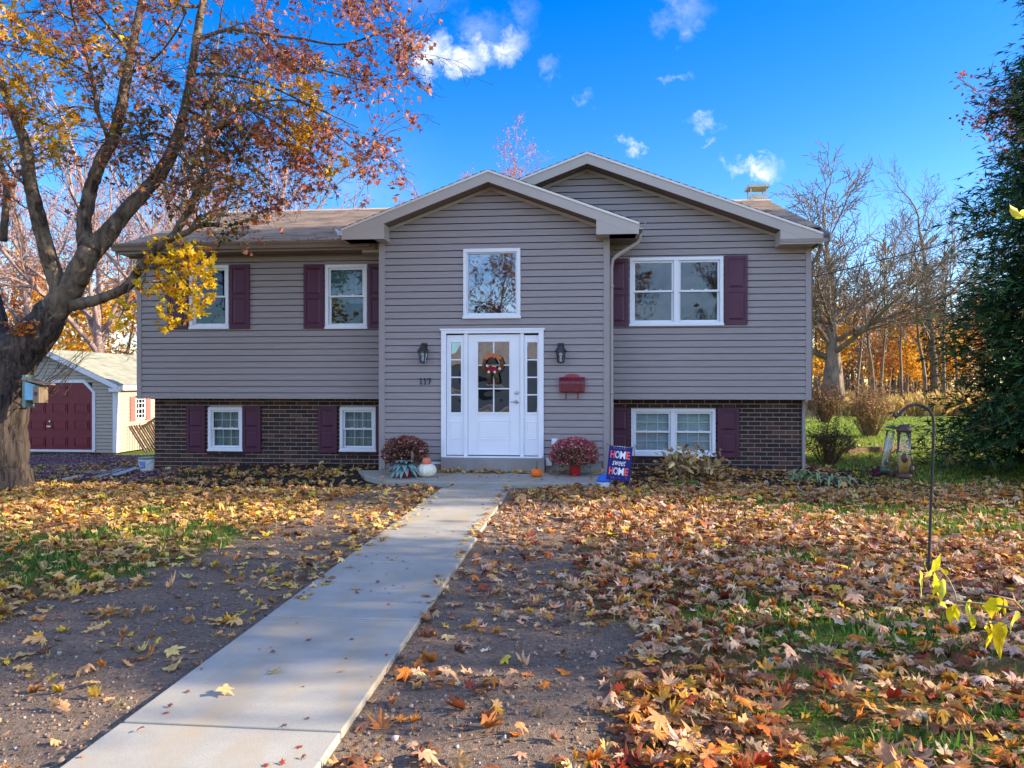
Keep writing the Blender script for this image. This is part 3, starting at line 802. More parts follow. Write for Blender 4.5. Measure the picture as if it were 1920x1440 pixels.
# chimney with its flashing cap
c = MB(); cx, cy = 4.0, 17.35
c.box(cx-.24, cx+.2, cy-.22, cy+.22, 3.5, 5.62, 0); c.box(cx-.27, cx+.23, cy-.25, cy+.25, 5.62, 5.74, 1)
co = c.build('chimney', [M['brick'], M['concrete2']], ro)
k = MB()
for a, b_ in ((-.19, -.17), (-.19, .17), (.15, -.17), (.15, .17)): k.box(cx+a-.012, cx+a+.012, cy+b_-.012, cy+b_+.012, 5.74, 6.02)
k.prism([(cx-.25, cy-.24, 6.02), (cx+.21, cy-.24, 6.02), (cx+.21, cy+.24, 6.02), (cx-.25, cy+.24, 6.02)], (0, 0, .06))
k.box(cx-.17, cx+.13, cy-.15, cy+.15, 5.74, 5.88); k.build('chimney_cap', M['flash'], ro)

# ------------------------------------------------------------------ things fixed to the entry front
def lantern(px, label):
    x, zt = XZ(px, 644, EF-.1); zb = XZ(px, 681, EF-.1)[1]; H = zt-zb; y = EF-.12
    root = empty('wall_lantern', (x, EF-.02, (zt+zb)/2), label, 'lantern', 'lanterns beside the front door')
    b = MB(); b.box(x-.055, x+.055, EF-.03, EF-.012, zb+.06, zt+.01); b.tube([(x, EF-.03, zt-.04), (x, y+.02, zt-.01), (x, y, zt-.03)], .01, 6); b.build('backplate', M['metalblack'], root, bevel=.006)
    r = MB(); r.lathe([(.018, zt+.0), (.012, zt-.02), (.045, zt-.05), (.055, zt-.07), (.098, zt-.125), (.1, zt-.135), (.085, zt-.137), (.001, zt-.138)], (x, y, 0), 6); r.build('lantern_roof', M['metalblack'], root)
    zg1, zg0 = zt-.137, zb+.018
    g = MB(); g.lathe([(.052, zg0), (.078, zg1)], (x, y, 0), 6); g.build('lantern_glass', M['glasslamp'], root)
    c = MB()
    for q in range(6):
        a = q*math.pi/3; c.tube([(x+.079*math.cos(a), y+.079*math.sin(a), zg1), (x+.053*math.cos(a), y+.053*math.sin(a), zg0)], .006, 5)
    c.lathe([(.001, zb-.012), (.02, zb), (.06, zb+.008), (.06, zb+.02), (.001, zb+.021)], (x, y, 0), 6); c.build('lantern_cage', M['metalblack'], root)
    k = MB(); k.tube([(x, y, zg0+.01), (x, y, zg0+.1)], .018, 8); k.ball((x, y, zg0+.13), .03); k.build('bulb', M['white'], root)
lantern(793.5, 'black wall lantern on the siding above the house number 117')
lantern(1051.5, 'black wall lantern on the siding above the red mailbox')

x0, z1 = XZ(1049, 707, EF-.05); x1, z0 = XZ(1096, 734.7, EF-.05)
mb_ = empty('mailbox', ((x0+x1)/2, EF-.02, z0), 'dark red wall mailbox with two newspaper hooks right of the front door', 'mailbox')
k = MB(); xm = (x0+x1)/2; hw = (x1-x0)/2
arc = [(xm+hw*.62*math.cos(a), z1+.0+.055*math.sin(a)) for a in np.linspace(0, math.pi, 12)]
k.xz([(x0-.006, z0-.012), (x1+.006, z0-.012), (x1+.006, z1)] + arc + [(x0-.006, z1)], EF-.03, EF-.016); k.build('backplate', M['mailrim'], mb_)
k = MB(); k.prism([(x0+.012, EF-.03, z0), (x0+.012, EF-.115, z0), (x0+.012, EF-.115, z1-.075), (x0+.012, EF-.03, z1-.012)], (x1-x0-.024, 0, 0)); k.build('mailbox_body', M['mailred'], mb_, bevel=.006)
k = MB(); k.prism([(x0+.004, EF-.03, z1-.006), (x0+.004, EF-.12, z1-.07), (x0+.004, EF-.123, z1-.12), (x0+.004, EF-.117, z1-.12), (x0+.004, EF-.115, z1-.075), (x0+.004, EF-.03, z1-.012)], (x1-x0-.008, 0, 0))
k.box(xm-.11, xm+.11, EF-.124, EF-.1225, z1-.118, z1-.112, 0); k.build('lid', M['mailred'], mb_)
for dx in (-.1, .1):
    k = MB(); k.tube([(xm+dx, EF-.03, z0-.01), (xm+dx, EF-.06, z0-.05), (xm+dx, EF-.06, z0-.1), (xm+dx, EF-.085, z0-.115), (xm+dx, EF-.11, z0-.1), (xm+dx, EF-.112, z0-.08)], .011, 6); k.build('hook', M['mailrim'], mb_)

# wreath with a stuffed harvest figure
def colour(name, rgb, rough=.8): return plain(name, C(*rgb), rough, .25, 30, bump=.3, bscale=60)
wx, wz = XZ(924, 683, EF-.1); wy = EF-.08; wr = empty('door_wreath', (wx, wy, wz), 'round autumn wreath with a stuffed harvest figure hanging on the white front door', 'wreath')
k = MB(); rr = .155
for s_ in range(5):
    P = []
    for j in range(33):
        a = 2*math.pi*j/32; q = rr+.022*math.sin(5*a+s_*1.3); P.append((wx+q*math.cos(a), wy+.02*math.cos(7*a+s_), wz+q*math.sin(a)*.95))
    k.tube(P, .013, 6, cap=False)
k.build('vine_ring', colour('grapevine twigs', (120, 74, 48)), wr)
k = MB(); P1 = [(wx+(rr+.045)*math.cos(a), wz+(rr+.03)*math.sin(a)) for a in np.linspace(R(35), R(145), 14)]; P2 = [(wx+(rr-.03)*math.cos(a), wz+(rr-.035)*math.sin(a)) for a in np.linspace(R(145), R(35), 14)]
k.xz(P1+P2, wy-.035, wy-.025); k.build('arched_sign', colour('orange painted wood', (196, 112, 66)), wr)
k = MB(); k.lathe([(.085, 0), (.078, .03), (.05, .08), (.03, .11), (.012, .12)], (wx-.01, wy-.05, wz+.0), 12); k.lathe([(.12, 0), (.118, .008), (.07, .012)], (wx-.01, wy-.05, wz+.0), 14); k.build('felt_hat', colour('dark felt', (56, 52, 34)), wr, smooth=True)
k = MB(); k.ball((wx-.01, wy-.06, wz-.03), .062, 12, 8, sc=(1.25, .7, .9)); k.ball((wx-.01, wy-.1, wz-.015), .018); k.build('cloth_face', colour('pale cloth', (206, 178, 160)), wr, smooth=True)
k = MB(); k.ball((wx-.01, wy-.06, wz-.1), .09, 12, 8, sc=(1.1, .7, .8))
for j in range(26):
    a = random.uniform(0, 6.28); q = random.uniform(0, .07); k.ball((wx-.01+q*math.cos(a), wy-.11, wz-.09+q*math.sin(a)*.8), .02, 6, 4)
k.build('red_bow', colour('dark red fabric', (142, 24, 40)), wr)
k = MB()
for dx, dz in ((-.055, -.135), (.045, -.135), (.125, -.08), (-.08, -.03)): k.ball((wx+dx, wy-.12, wz+dz), .024, 8, 6)
k.build('cotton_ball', colour('cotton', (232, 226, 218)), wr, smooth=True)
for sx in (-1, 1):
    k = MB(); k.tube([(wx+sx*.05, wy-.07, wz-.15), (wx+sx*.06, wy-.085, wz-.2), (wx+sx*.065+.015, wy-.06, wz-.27)], [.042, .046, .044], 10); lo = k.build('trouser_leg', colour('olive cloth', (70, 72, 36)), wr, smooth=True)
    k = MB(); k.ball((wx+sx*.065+.015, wy-.075, wz-.3), .045, 10, 7, sc=(1, 1.1, 1)); k.build('boot', colour('brown felt', (72, 40, 30)), lo, smooth=True)
T_SM = np.array([[0, 0, 0], [.25, .3, .05], [0, .6, 0], [-.25, .3, .05]]); 
# ------------------------------------------------------------------ scatter
def fan(polar):
    """star-shaped outline about the origin: [(deg from tip, r)] mirrored; returns verts, tris"""
    pts = [(r*math.sin(R(a)), r*math.cos(R(a))) for a, r in polar]
    pts += [(-x, y) for x, y in reversed(pts) if abs(x) > 1e-6]
    n = len(pts); T = np.array([(0, 0, 0)] + [(x, y, 0) for x, y in pts])
    F = np.array([(0, 1+(i+1) % n, 1+i) for i in range(n)]); return T, F
MAPLE = fan([(0, .58), (9, .43), (14, .45), (23, .27), (37, .42), (42, .38), (51, .56), (60, .38), (67, .39), (77, .24), (92, .34), (106, .4), (118, .27), (145, .22), (180, .1)])
MAPLE_S = fan([(0, .58), (24, .26), (50, .54), (77, .24), (105, .38), (140, .2), (180, .1)])
OVAL = fan([(0, .5), (28, .36), (65, .22), (115, .22), (152, .36), (180, .45)])
def rots(n, tilt, yaw=None, rg=RG):
    """random yaw, then a tip-over of up to `tilt` about a random level axis"""
    yaw = rg.uniform(0, 2*np.pi, n) if yaw is None else yaw
    t = np.abs(rg.normal(0, 1, n))*tilt if np.isscalar(tilt) else tilt
    a = rg.uniform(0, 2*np.pi, n)
    c, s = np.cos(yaw), np.sin(yaw); Z = np.zeros((n, 3, 3)); Z[:, 0, 0] = c; Z[:, 0, 1] = -s; Z[:, 1, 0] = s; Z[:, 1, 1] = c; Z[:, 2, 2] = 1
    ax = np.stack([np.cos(a), np.sin(a), np.zeros(n)], 1); K = np.zeros((n, 3, 3))
    K[:, 0, 2] = ax[:, 1]; K[:, 1, 2] = -ax[:, 0]; K[:, 2, 0] = -ax[:, 1]; K[:, 2, 1] = ax[:, 0]
    I = np.eye(3)[None]; Q = I + np.sin(t)[:, None, None]*K + (1-np.cos(t))[:, None, None]*(K @ K)
    return Q @ Z
def scatter(name, shape, pos, Rm, size, cols, mat, parent=None, kind=None, curl=0, lift=False, rg=RG, smooth=False):
    T, F = shape; n, k = len(pos), len(T)
    L = np.repeat(T[None], n, 0).astype(float)
    if curl:
        curl_ = np.minimum(curl*np.exp(rg.normal(-.25, .5, n)), max(.6, curl))[:, None]; a = rg.normal(0, 1, n)[:, None]*curl_; b = rg.normal(0, .5, n)[:, None]*curl_; c = rg.normal(0, .8, n)[:, None]*curl_
        L[:, 1:, :2] *= 1+rg.normal(0, .09, (n, k-1, 1)); L[:, :, 0] *= rg.uniform(.72, 1.12, (n, 1)); x, y = L[:, :, 0], L[:, :, 1]
        L[:, :, 2] += a*(x*x+y*y)*1.6 + b*np.abs(x)*.8 + c*x*y*1.5 + rg.normal(0, curl*.06, (n, k))
        L[:, :, 0] *= 1-np.clip(np.abs(b)*.5, 0, .5)
    L *= np.asarray(size)[:, None, None]
    Vv = np.einsum('nij,nkj->nki', Rm, L)
    if lift: Vv[:, :, 2] -= Vv[:, :, 2].min(1, keepdims=True)*.8
    Vv += pos[:, None, :]
    Ff = (F[None] + (np.arange(n)*k)[:, None, None]).reshape(-1, F.shape[1])
    cc = np.repeat(cols[:, None, :], k, 1)
    if curl: cc = cc*(1 + rg.normal(0, .07, (n, k, 1)))
    return mesh_np(name, Vv.reshape(-1, 3), Ff, mat, parent, np.clip(cc, 0, 1).reshape(-1, 3), kind=kind, smooth=smooth)
def pal(n, entries, rg=RG, jit=.14):
    """entries: [(weight, (r,g,b) 0-255)]"""
    w = np.array([e[0] for e in entries], float); w /= w.sum()
    P = np.array([C(*e[1])[:3] for e in entries]); i = rg.choice(len(P), n, p=w)
    return P[i]*np.exp(rg.normal(0, jit, (n, 1)))*np.exp(rg.normal(0, .06, (n, 3)))

# ------------------------------------------------------------------ leaf litter
TAN = [(3.4, (218, 178, 136)), (3, (202, 158, 122)), (3, (226, 192, 160)), (1.7, (164, 116, 86)), (1.4, (112, 70, 50)), (1.2, (196, 128, 74)), (1., (214, 150, 62)), (.5, (222, 184, 72)), (.6, (140, 62, 44))]
GOLD = [(3.4, (222, 180, 118)), (3, (206, 160, 110)), (2, (230, 196, 124)), (1.1, (226, 186, 66)), (1.8, (160, 116, 76)), (1, (124, 78, 48)), (1, (214, 142, 58)), (.6, (206, 198, 90))]
FIRE = [(2.6, (214, 130, 52)), (2, (208, 160, 104)), (2, (190, 138, 94)), (1.5, (224, 166, 64)), (.8, (190, 96, 48)), (1.4, (150, 100, 68)), (.35, (160, 62, 40))]
def on_walk(X, Y): return ((X > WX0-.02) & (X < WX1+.02) & (Y < 11.2)) | ((X > -3.5) & (X < .45) & (Y > 11.05) & (Y < 12.5))
def frame_ok(X, Y, m=.8):
    d = -ST*X + CT*Y; u = (CT*X + ST*Y)/np.maximum(d, .1); return (d > 1.6) & (np.abs(u) < m)
def leaf_density(X, Y):
    d_, m_, g_ = zones(X, Y); gr = green(X, Y); n1 = vnoise(X, Y, .8, 12); n2 = vnoise(X, Y, .25, 13)
    right = X > -1.0
    dens = np.where(right, 1.0, .84)*(1+.3*sst(4.6, 3.4, Y))*(1-.86*gr)*(.55+.75*n1)
    dirt = np.where(right, .05+.3*sst(.5, .85, n2)+.12*n1, .07+.5*sst(.4, .8, n2)*n1*sst(3.6, 6, Y)+.12*sst(7, 9.5, Y))
    dens = dens*(1-d_) + dirt*d_
    mul_ = np.where(right, .22+.4*n1, .06+.7*sst(.48, .72, vnoise(X*.6, Y*1.8, .7, 14)))
    dens = dens*(1-m_) + mul_*m_
    dens = dens*(1-g_) + .1*g_
    back = sst(11.8, 13.4, Y)*(X > 4.4)
    dens = dens*(1-back) + .07*back*(.4+1.2*n1)
    # a leafy drift each side of the walk's far end
    dens = dens + .5*np.exp(-((X+.75)/.25)**2)*sst(6, 8.5, Y)*(Y < 10.9) + .55*np.exp(-((X+2.25)/.3)**2)*sst(4, 6, Y)*(Y < 10.9)*n2
    dens = np.maximum(dens, .8*np.exp(-((X+1.0)/3.2)**4)*np.exp(-((Y-12.52)/.16)**2))
    return dens
N0 = 260000
X = RG.uniform(-12, 11, N0); Y = 1.9 + RG.uniform(0, 1, N0)*19
MAXD = 460.
keep = frame_ok(X, Y, 1.5) & (RG.uniform(0, 1, N0)*1.35*(N0/(23*19))/MAXD/1. < leaf_density(X, Y)*1.0) & ~on_walk(X, Y) & ~((Y > 13.3) & (X > -8.1) & (X < 3.95))
X, Y = X[keep], Y[keep]; n = len(X)
dn = leaf_density(X, Y)
Z = ground_z(X, Y) + RG.uniform(0, 1, n)**1.3*.05*np.clip(dn, .1, 1) + .002 + .018*green(X, Y)
cR, cL, cF = pal(n, TAN), pal(n, GOLD), pal(n, FIRE)
mixR = RG.uniform(0, 1, n)
cols = np.where((X > -1.2)[:, None], cR, cL)
fire = (X > -1.2) & (mixR < .15 + .6*sst(4.6, 3.6, Y + .4*(vnoise(X, Y, 1., 21)-.5)))
cols = np.where(fire[:, None], cF, cols)
gold2 = (X > -1.2) & (Y > 9.5) & (mixR > .45); cols = np.where(gold2[:, None], cL, cols)
sz = np.clip(RG.lognormal(-2.33, .28, n), .045, .17)
kind_ = RG.uniform(0, 1, n); P_ = np.stack([X, Y, Z], 1)
FT = MAPLE[0].copy(); FT[:, 2] = np.abs(FT[:, 0])*.95; FT[:, 0] *= .38; FOLD = (FT, MAPLE[1])
TORN = fan([(0, .5), (18, .3), (38, .46), (52, .2), (80, .3), (105, .12), (140, .3), (180, .34)])
for shp, a, b, cu in ((MAPLE, 0, .6, .5), (FOLD, .6, .82, .4), (TORN, .82, 1.01, .6)):
    k_ = (kind_ >= a) & (kind_ < b)
    scatter('fallen_leaves', shp, P_[k_], rots(k_.sum(), .24), sz[k_], cols[k_]*(1 if shp is MAPLE else .88), M['leaf'], kind='stuff', curl=cu, lift=True)
print('fallen', n)
N1 = 90000; X = RG.uniform(-9, 9, N1); Y = 2.0 + 9.4*RG.uniform(0, 1, N1)**1.4
kp = frame_ok(X, Y, 1.3) & (RG.uniform(0, 1, N1) < .55*leaf_density(X, Y)+.03) & ~((X > WX0+.03) & (X < WX1-.03)) & (Y < 11); X, Y = X[kp], Y[kp]; n = len(X)
scatter('leaf_crumbs', OVAL, np.stack([X, Y, ground_z(X, Y)+.006+RG.uniform(0, .02, n)+np.where((X > WX0) & (X < WX1), .035, 0)], 1), rots(n, .3), np.clip(RG.lognormal(-3.7, .45, n), .01, .06), pal(n, [(3, (150, 108, 78)), (2, (112, 78, 58)), (2, (186, 146, 108)), (1, (90, 62, 50)), (1, (200, 140, 80))]), M['leaf'], kind='stuff', curl=.4)
k = MB(); rgt = random.Random(77)
for i in range(420):
    x, y = rgt.uniform(-6, 6), 2.2+9*rgt.random()**1.3
    if (WX0-.02 < x < WX1+.02) or y > 11: continue
    a = rgt.uniform(0, 6.28); l = rgt.uniform(.05, .22); z = float(ground_z(x, y))+rgt.uniform(.006, .03)
    p = Vector((x, y, z)); q = p+Vector((l*math.cos(a), l*math.sin(a), rgt.uniform(-.008, .012))); k.tube([p, p.lerp(q, .5)+Vector((rgt.gauss(0, .008), rgt.gauss(0, .008), .004)), q], [.0028, .0024, .001], 4)
k.build('fallen_twigs', M['woodbrown'], kind='stuff')
# leaves that lie on the concrete: few, small, a drift at the step
P = []
for i in range(80):
    P.append((random.uniform(WX0+.03, WX1-.03), random.uniform(2.2, 11), .047, random.choice((.025, .03, .04, .04, .05))))
for i in range(60): P.append((random.uniform(WX0+.0, WX0+.16), random.uniform(5, 11), .047, .1)); P.append((random.uniform(WX1-.1, WX1), random.uniform(5, 11), .047, .1))
for i in range(250):
    x = random.gauss(-1.3, 1.2)
    if -3.4 < x < .4: P.append((x, 12.36-abs(random.gauss(0, .10)), .082+random.uniform(0, .03), .11))
for i in range(45): P.append((random.uniform(-3.3, .3), random.uniform(11.2, 12.3), .082, random.choice((.05, .09, .11))))
for px, py in ((512, 1256), (1, 1), (672, 1102), (640, 1050), (420, 1296)):
    if px > 1: q = gnd(px, py, .06); P.append((q.x, q.y, .049, .12))
P = np.array(P); n = len(P)
cc = pal(n, GOLD); small = P[:, 3] < .06; cc[small] = pal(small.sum(), [(1, (150, 70, 50)), (1, (120, 70, 56)), (1, (176, 110, 70))])
scatter('walk_leaves', MAPLE_S, P[:, :3], rots(n, .2), P[:, 3], cc, M['leaf'], kind='stuff', curl=.5, lift=True)
# leaves caught along the left eave and in its gutter
n = 170; X = -8.3 + RG.uniform(0, 1, n)*4.3; t = RG.uniform(-.09, .12, n); P = np.stack([X, MEY+t, MEZ+np.where(t > 0, t*PITCH+.016, -.01)+.0], 1)
P2 = np.stack([-8.3+RG.uniform(0, 1, 40)*4.2, MEY+RG.uniform(.1, 1.5, 40), np.zeros(40)], 1); P2[:, 2] = MRZ-PITCH*(MRY-P2[:, 1])+.018
P = np.concatenate([P, P2]); n = len(P)
scatter('roof_leaves', MAPLE_S, P, rots(n, .3), np.full(n, .09), pal(n, FIRE+GOLD), M['leaf'], kind='stuff', curl=.5)

# ------------------------------------------------------------------ grass and soil crumbs
BLADE = (np.array([[-.09, 0, 0], [.09, 0, 0], [.07, .12, .55], [-.07, .12, .55], [0, .42, 1.]]), np.array([[0, 1, 2], [0, 2, 3], [3, 2, 4]]))
def grass_d(X, Y):
    d_, m_, g_ = zones(X, Y)
    lawn = (1-d_)*(1-m_)*(1-g_)
    return lawn*(.07 + .9*green(X, Y))*(.4+.9*vnoise(X, Y, .5, 17))*.85
N0 = 330000; X = RG.uniform(-10, 11, N0); Y = 1.9 + 12*RG.uniform(0, 1, N0)**1.25
kp = frame_ok(X, Y, 1.4) & (RG.uniform(0, 1, N0) < grass_d(X, Y)) & ~on_walk(X, Y) & ~((Y > 13) & (X < 4.3))
X, Y = X[kp], Y[kp]; n1 = len(X)
N2 = 170000; X2 = RG.uniform(4.4, 26, N2); Y2 = RG.uniform(11.8, 36, N2)
kp = frame_ok(X2, Y2) & (vnoise(X2, Y2, 1.1, 30) > .25); X2, Y2 = X2[kp], Y2[kp]
X = np.concatenate([X, X2]); Y = np.concatenate([Y, Y2]); n = len(X)
h = np.concatenate([RG.uniform(.035, .085, n1), RG.uniform(.05, .1, len(X2))])
gp = pal(n, [(3, (74, 112, 40)), (2, (96, 130, 48)), (1.4, (54, 92, 44)), (.7, (150, 160, 72)), (.35, (176, 162, 100))])
bk = np.arange(n) >= n1; gp[bk] = pal(bk.sum(), [(3, (122, 148, 54)), (2, (146, 164, 66)), (1, (96, 124, 50)), (.8, (178, 178, 90))])  # back lawn's sunlit look put into its blade colours: paler and yellower
scatter('grass', BLADE, np.stack([X, Y, ground_z(X, Y)-.004], 1), rots(n, .35), h, gp, M['grass'], kind='stuff')
print('grass', n)
def ico():
    import bmesh
    bm = bmesh.new(); bmesh.ops.create_icosphere(bm, subdivisions=1, radius=.5)
    for v in bm.verts: v.co *= random.uniform(.7, 1.25)
    T = np.array([v.co[:] for v in bm.verts]); F = np.array([[v.index for v in f.verts] for f in bm.faces]); bm.free(); return T, F
N0 = 60000; X = RG.uniform(-8, 2, N0); Y = 2.0 + 9*RG.uniform(0, 1, N0)**1.6
d_, m_, g_ = zones(X, Y); kp = frame_ok(X, Y, 1.3) & (RG.uniform(0, 1, N0) < d_*.75*(.25+vnoise(X, Y, .6, 40))) & ~on_walk(X, Y)
X, Y = X[kp], Y[kp]; n = len(X); sz = np.clip(RG.lognormal(-4.6, .5, n), .005, .045)
scatter('soil_crumbs', ico(), np.stack([X, Y, ground_z(X, Y)+sz*.15], 1), rots(n, .8), sz, pal(n, [(3, (122, 104, 90)), (2, (146, 128, 112)), (1, (98, 84, 76)), (.4, (172, 160, 150))]), M['soil'], kind='stuff')
N0 = 30000; X = RG.uniform(-16, -6.6, N0); Y = RG.uniform(11.2, 21, N0)
d_, m_, g_ = zones(X, Y); kp = frame_ok(X, Y) & (RG.uniform(0, 1, N0) < g_) ; X, Y = X[kp], Y[kp]; n = len(X)
scatter('gravel', ico(), np.stack([X, Y, ground_z(X, Y)+.004], 1), rots(n, .8), RG.uniform(.02, .05, n), pal(n, [(3, (98, 74, 80)), (2, (126, 102, 106)), (1, (74, 58, 64)), (.5, (150, 132, 130))]), M['soil'], kind='stuff')

# ------------------------------------------------------------------ pots, pumpkins, plants by the door
def mum(px, py, pw, ph, potpx, potpy, d, label, flowers, leafc):
    c = cam(px, py, d); a = pw/2*d/FPX; b = ph/2*d/FPX; pb = cam(potpx, potpy, d-.03); zb = .08
    root = empty('potted_mum', (pb.x, pb.y, zb), label, 'potted plant', 'potted mums on the porch slab')
    k = MB(); k.lathe([(.08, zb), (.1, zb+.16), (.112, zb+.165), (.112, zb+.19), (.1, zb+.19), (.095, zb+.17), (.001, zb+.17)], (pb.x, pb.y, 0), 24); k.build('pot', M['potred'], root, smooth=False)
    n = 1500; v = RG.normal(0, 1, (n, 3)); v /= np.linalg.norm(v, axis=1, keepdims=True); v[:, 2] = np.where(v[:, 2] < -.75, -v[:, 2], v[:, 2])
    rad = RG.uniform(.35, .97, n)[:, None]; P = np.array([c.x, c.y, c.z-.02]) + v*rad*np.array([a, a*.9, b])
    scatter('foliage', OVAL, P, rots(n, .9), RG.uniform(.04, .07, n), pal(n, leafc), M['petal'], root, curl=.5)
    k = MB()
    for j in range(16):
        t = 2*math.pi*j/16; k.tube([(pb.x+.02*math.cos(t), pb.y+.02*math.sin(t), zb+.17), (c.x+a*.4*math.cos(t), c.y+a*.4*math.sin(t), c.z-.05), (c.x+a*.75*math.cos(t), c.y+a*.7*math.sin(t), c.z+b*.35)], [.006, .004, .002], 4)
    k.build('stem', M['woodbrown'], root)
    n = 2600; v = RG.normal(0, 1, (n, 3)); v /= np.linalg.norm(v, axis=1, keepdims=True); v[:, 2] = np.where(v[:, 2] < -.5, np.abs(v[:, 2]), v[:, 2])
    wob = 1+.16*(vnoise(v[:, 0]*3+5, v[:, 2]*3+v[:, 1], .8, 50)-.5)
    P = np.array([c.x, c.y, c.z]) + v*np.array([a, a*.9, b])*(wob*RG.uniform(.9, 1.04, n))[:, None]
    scatter('flowers', FLOWER, P, rots(n, .7), RG.uniform(.028, .05, n), pal(n, flowers(v) if callable(flowers) else flowers, jit=.22), M['petal'], root, curl=.4)
FLOWER = fan([(0, .5), (18, .26), (36, .5), (54, .26), (72, .5), (90, .26), (108, .5), (126, .26), (144, .5), (162, .26), (180, .5)])
mum(760, 850, 88, 62, 760, 885, 12.22, 'potted mum with dry brown and pink flowers behind the silver leaved plant', [(3, (138, 80, 78)), (2, (180, 118, 108)), (1.4, (104, 60, 56)), (1.4, (222, 170, 150)), (1, (120, 100, 72))], [(2, (84, 84, 56)), (2, (92, 66, 50))])
mum(1077, 853, 92, 64, 1078, 884, 12.05, 'potted mum with pink flowers right of the door beside the flag', [(3, (182, 84, 102)), (2.6, (222, 126, 134)), (1.4, (140, 60, 76)), (1.4, (238, 182, 168)), (.8, (176, 148, 96))], [(3, (108, 112, 66)), (1, (76, 88, 52))])

def strap(mb, base, az, L, w, rise, droop, n=8, m=0, fold=.25):
    """a strap leaf arching outwards"""
    base = Vector(base); out = Vector((math.cos(az), math.sin(az), 0)); sd = Vector((-math.sin(az), math.cos(az), 0)); up = Vector((0, 0, 1)); P = []
    for k in range(n+1):
        t = k/n; p = base + out*(L*t) + up*(rise*t*2 - (rise*2+droop)*t*t*1.0 if True else 0)
        ww = w*(math.sin(math.pi*min(1, .12+t*.88))**.7 if t < 1 else .03)
        P.append((p-sd*ww+up*ww*fold, p, p+sd*ww+up*ww*fold))
    for a, b in zip(P, P[1:]):
        mb.face([a[0], a[1], b[1], b[0]], m); mb.face([a[1], a[2], b[2], b[1]], m)
c = cam(754, 862, 11.82); root = empty('silver_leaf_plant', (c.x, c.y, .08), 'silver green strap leaved plant in a small red pot by the white pumpkin', 'potted plant')
k = MB(); k.lathe([(.07, .08), (.09, .21), (.1, .212), (.1, .235), (.088, .235), (.001, .2)], (c.x+.07, c.y, 0), 24); k.build('pot', M['potred'], root)
k = MB()
for ring, (L, rise, dr, z) in enumerate(((.30, .02, .16, .26), (.26, .06, .06, .27), (.17, .1, -.05, .28))):
    for j in range(17-ring*3):
        strap(k, (c.x+.04, c.y, z-.01), j*2*math.pi/(17-ring*3)+random.uniform(-.1, .1), L*random.uniform(.85, 1.1),   .042, rise, dr*random.uniform(.8, 1.3))
k.build('leaves', plain('silver green leaf', C(120, 150, 146), .55, .2, 20, bump=.05), root, smooth=True)
k = MB(); k.tube([(c.x-.02, c.y-.1, .1), (c.x-.12, c.y-.12, .095), (c.x-.2, c.y-.05, .09)], [.012, .01, .006], 6); k.tube([(c.x+.16, c.y+.0, .3), (c.x+.17, c.y, .42), (c.x+.15, c.y, .5)], [.012, .03, .004], 6); k.build('dry_stem', M['woodgrey'], root)

def pumpkin(px, py, w, h, d, zb, label, rgb, stem, ribs=11):
    c = cam(px, py, d); r = w/2*d/FPX; H = h*d/FPX; c.z = zb
    root = empty('pumpkin', c, label, 'pumpkin')
    prof = [(r*x, H*z) for x, z in ((.03, .1), (.35, .02), (.62, 0), (.85, .12), (.98, .34), (1, .52), (.93, .74), (.74, .92), (.5, 1.0), (.26, .99), (.1, .93), (.02, .9))]
    k = MB(); k.lathe(prof, c, 66, fn=lambda q: 1-.085*(1-abs(math.sin(q*ribs/2)))**1.6); k.build('body', plain(label[:20], C(*rgb), .45, .08, 14, spec=.45, bump=.08), root, smooth=True)
    k = MB(); top = c + Vector((0, 0, H*.92)); k.tube([top, top+Vector((.006, 0, stem*.5)), top+Vector((.014, -.01, stem))], [.02, .013, .012], 7); k.build('stem', plain('dry stem', C(112, 100, 62), .8, .3, 30), root)
pumpkin(800, 882, 37, 23, 11.9, .082, 'ribbed white pumpkin carrying a small coral pumpkin', (232, 226, 206), .02, 13)
pumpkin(800, 870, 17, 13.5, 11.9, .082+.185, 'small coral pumpkin sitting on the white pumpkin', (224, 122, 92), .04, 9)
pumpkin(1006, 886, 22, 14.5, 11.85, .082, 'orange pumpkin with a tall stem on the slab before the step', (234, 110, 24), .14, 9)

# garden flag on its iron stand
fl = cam(1160, 870, 10.2); fr_ = empty('garden_flag', gnd(1177, 955), 'navy garden flag reading HOME sweet HOME on a thin iron stand', 'flag')
FW, FH = .325, .475; yaw = R(6); ux = Vector((math.cos(yaw)*math.cos(R(-6)), math.sin(yaw), math.sin(R(-6)))).normalized(); fn = Vector((math.sin(yaw), -math.cos(yaw), 0)); uz = ux.cross(fn).normalized()
if uz.z < 0: uz = -uz
O = cam(1161.5, 869, 10.2)
def fp(a, b, e=0):                        # a, b in -.5..5 over the flag
    wv = .006*math.sin(a*7+b*3)
    return O + ux*(a*FW) + uz*(b*FH) + fn*(e+wv)
k = MB(); nn = 14
for i in range(nn):
    for j in range(nn):
        a, b = i/nn-.5, j/nn-.5; s_ = 1/nn
        k.face([fp(a, b), fp(a+s_, b), fp(a+s_, b+s_), fp(a, b+s_)])
fo = k.build('flag_cloth', plain('navy flag cloth', C(30, 34, 108), .8, .12, 20, bump=.2, bscale=120), fr_, smooth=True)
k = MB()
for i in range(26):
    if i % 2 == 0: k.face([fp(i/26-.5, .478, .002), fp((i+1)/26-.5, .478, .002), fp((i+1)/26-.5, .5, .002), fp(i/26-.5, .5, .002)])
k.build('striped_hem', M['white'], fo)
